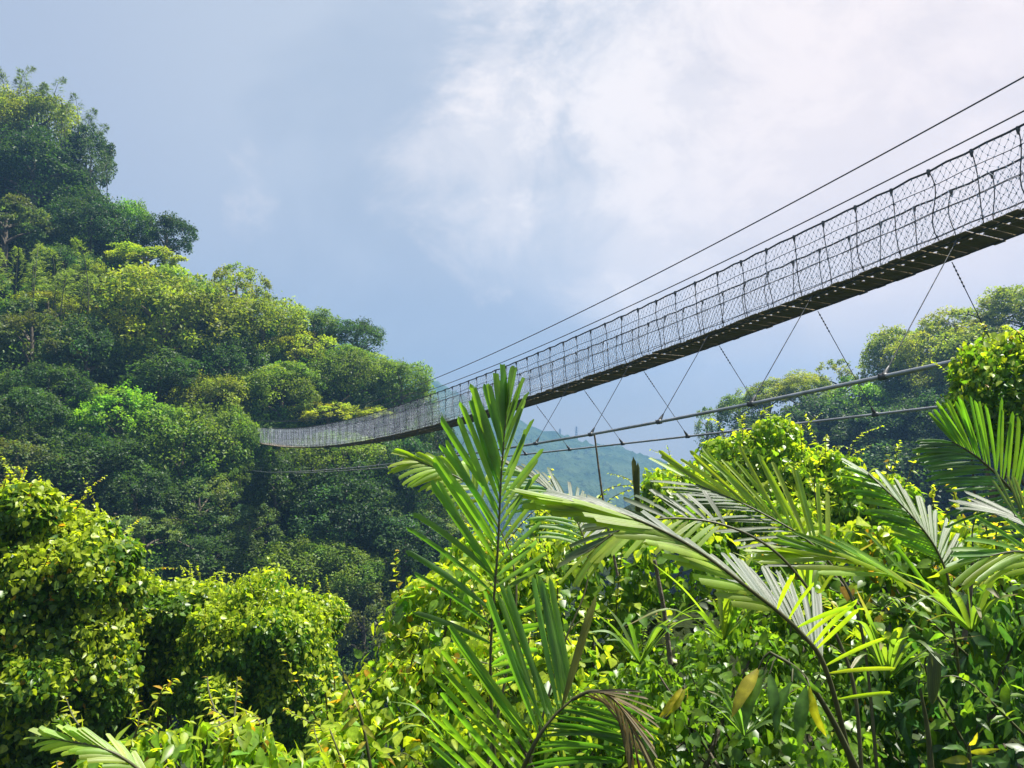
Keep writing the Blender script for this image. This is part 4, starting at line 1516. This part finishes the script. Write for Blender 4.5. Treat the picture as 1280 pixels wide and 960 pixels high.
def tussock(px, py, Y, n, L, W, col, label, seed, lean=(0, 0)):
    rng = np.random.default_rng(seed)
    b0 = P(px, py, Y)
    root = empty('strap_leaf_tussock', b0, label, 'grass tussock', 'strap-leaved tussocks on the right bank')
    for k in range(n):
        a = rng.uniform(0, 6.28)
        d = nrm(np.array([math.cos(a) * .75 + lean[0], math.sin(a) * .5 + lean[1], rng.uniform(.5, 1.3)]))
        l = L * rng.uniform(.6, 1.15)
        q = spline([b0, b0 + d * l * .5, b0 + d * l * .95 - np.array([0, 0, l * rng.uniform(.1, .45)])], 12)
        T = nrm(np.gradient(q, axis=0))
        X = nrm(np.cross(T, np.array([0, 0, 1.0]) + rng.normal(0, .3, 3)))
        N_ = np.cross(X, T)
        hw = W * .5 * np.sin(np.linspace(.35, math.pi - .02, 12))[:, None] ** .7
        v = np.stack([q - X * hw + N_ * hw * .3, q - N_ * hw * .1, q + X * hw + N_ * hw * .3], 1).reshape(-1, 3)
        f = [(i * 3 + s_, i * 3 + s_ + 1, i * 3 + s_ + 4, i * 3 + s_ + 3) for i in range(11) for s_ in (0, 1)]
        m = MB()
        c = np.array(col) * rng.uniform(.7, 1.3) * np.array([rng.uniform(.85, 1.25), 1, rng.uniform(.8, 1.2)])
        cc = np.repeat(c[None], 36, 0)
        if rng.random() < .25:      # dried tip
            w = np.repeat(np.clip(np.linspace(-1.2, 1, 12), 0, 1), 3)[:, None]
            cc = cc * (1 - w) + np.array([[.26, .19, .08]]) * w
        m.add(v, f, c=cc, al=np.tile(np.array([0, .5, 1], np.float32), 12))
        m.build('leaf', M_PALM, root, True)


tussock(905, 800, 3.6, 15, .52, .024, (.16, .27, .025), "tussock of long yellow-green strap leaves left of the arching frond's stalk", 41, (-.25, -.1))
tussock(800, 830, 4.4, 13, .60, .024, (.10, .19, .03), "tussock of strap leaves reaching into the dark gap in the middle", 42, (.1, -.2))
tussock(1110, 850, 3.4, 16, .50, .022, (.11, .20, .028), "tussock of strap leaves between the arching frond and the lower right shrub", 43, (.1, -.2))
tussock(1010, 760, 4.6, 14, .62, .026, (.16, .26, .03), "tussock of upright strap leaves under the narrow-leaved frond", 44, (-.2, 0))
tussock(1215, 790, 3.3, 13, .46, .024, (.12, .21, .03), "tussock of strap leaves at the right edge beside the slender stick", 45, (-.35, -.1))
tussock(930, 920, 3.2, 12, .36, .018, (.09, .17, .03), "short tussock of strap leaves under the drooping sapling leaves", 46, (0, -.2))
tussock(560, 930, 4.2, 12, .42, .018, (.16, .27, .025), "thin tussock of strap leaves at the foot of the yellow-green shrub", 47, (-.2, -.1))


# drooping large-leaved sapling
def sapling(label, stem, leaf_list, seed, name='sapling', size=.19, width=.82):
    rng = np.random.default_rng(seed)
    q = spline([P(*p) for p in stem], 24)
    root = empty(name, q[0], label, 'sapling')
    mb = MB()
    tube(mb, q, np.linspace(.010, .004, 24), 6)
    mb.build('stem', M_STEM, root, True)
    for px, py, tx, ty, Y, kind in leaf_list:
        a, b = P(px, py, Y), P(tx, ty, Y - .04)
        m = MB()
        n_seg = 9
        L = np.linalg.norm(b - a)
        D = nrm(b - a)
        view = nrm(-a)
        N_ = nrm(view + rng.normal(0, .35, 3))
        X = nrm(np.cross(D, N_))
        N_ = np.cross(X, D)
        v, f = [], []
        for i in range(n_seg):
            u = i / (n_seg - 1)
            hw = L * .17 * width * (math.sin(math.pi * min(1, u * .97 + .03)) ** .8) * (1 - .35 * u)
            c = a + D * L * u + N_ * L * .10 * math.sin(u * math.pi)
            wave = .02 * L * math.sin(u * 14)
            v += [c - X * hw + N_ * (hw * .35 + wave), c, c + X * hw + N_ * (hw * .35 - wave)]
        for i in range(n_seg - 1):
            for s_ in (0, 1):
                f.append((i * 3 + s_, i * 3 + s_ + 1, i * 3 + s_ + 4, i * 3 + s_ + 3))
        col = np.array({'g': (.062, .130, .024), 'y': (.30, .26, .025), 'o': (.20, .205, .018)}[kind])
        shade = np.tile([.95, 1.35, .95], n_seg) * np.repeat(1 + .13 * np.cos(np.arange(n_seg) * 3.1), 3)
        m.add(np.array(v), np.array(f), c=col[None] * shade[:, None])
        k = np.argmin(np.linalg.norm(q - a, axis=1))
        lf = m.build('leaf', M_LEAF, root, True)
        mp = MB()
        tube(mp, [q[k], (q[k] + a) / 2 + np.array([0, 0, .01]), a], .0025, 4)
        mp.build('leaf_stalk', M_STEM, lf, True)
    return root


sapling("sapling with large drooping green and yellow leaves under the bright arching frond", [(1070, 960, 2.3), (1035, 890, 2.25), (1000, 840, 2.2), (962, 815, 2.2)],
        [(948, 836, 914, 898, 2.2, 'y'), (955, 838, 930, 912, 2.2, 'g'), (962, 842, 968, 908, 2.18, 'g'), (990, 852, 970, 922, 2.16, 'g'), (1008, 858, 1000, 938, 2.16, 'g'), (1012, 858, 1034, 922, 2.18, 'o'), (985, 828, 1012, 858, 2.2, 'g'), (1000, 842, 1030, 868, 2.22, 'g')], 31)
sapling("sprig with two hanging yellow leaves in the dark gap", [(830, 900, 3.0), (850, 870, 3.0), (857, 858, 3.0)],
        [(853, 860, 822, 900, 3.0, 'y'), (856, 861, 832, 896, 2.98, 'o'), (858, 860, 856, 878, 3.0, 'y')], 32, width=.7)
sapling("low sprig with pointed bright leaves at the bottom right edge", [(1210, 1000, 2.4), (1212, 960, 2.4), (1211, 930, 2.4)],
        [(1212, 950, 1175, 952, 2.4, 'o'), (1212, 948, 1262, 952, 2.4, 'g'), (1211, 942, 1178, 936, 2.4, 'g'), (1211, 940, 1250, 936, 2.42, 'o'), (1211, 932, 1222, 915, 2.4, 'y')], 33, width=.75)
sapling("twig with orange leaves left of the yellow-green shrub", [(470, 1000, 4.0), (452, 900, 4.0), (428, 840, 4.0)],
        [(436, 860, 425, 880, 4.0, 'y'), (442, 872, 450, 890, 4.0, 'y'), (448, 895, 425, 915, 4.0, 'o'), (452, 905, 470, 925, 4.0, 'o'), (430, 842, 440, 856, 4.0, 'y'), (458, 925, 442, 945, 4.0, 'y')], 34)
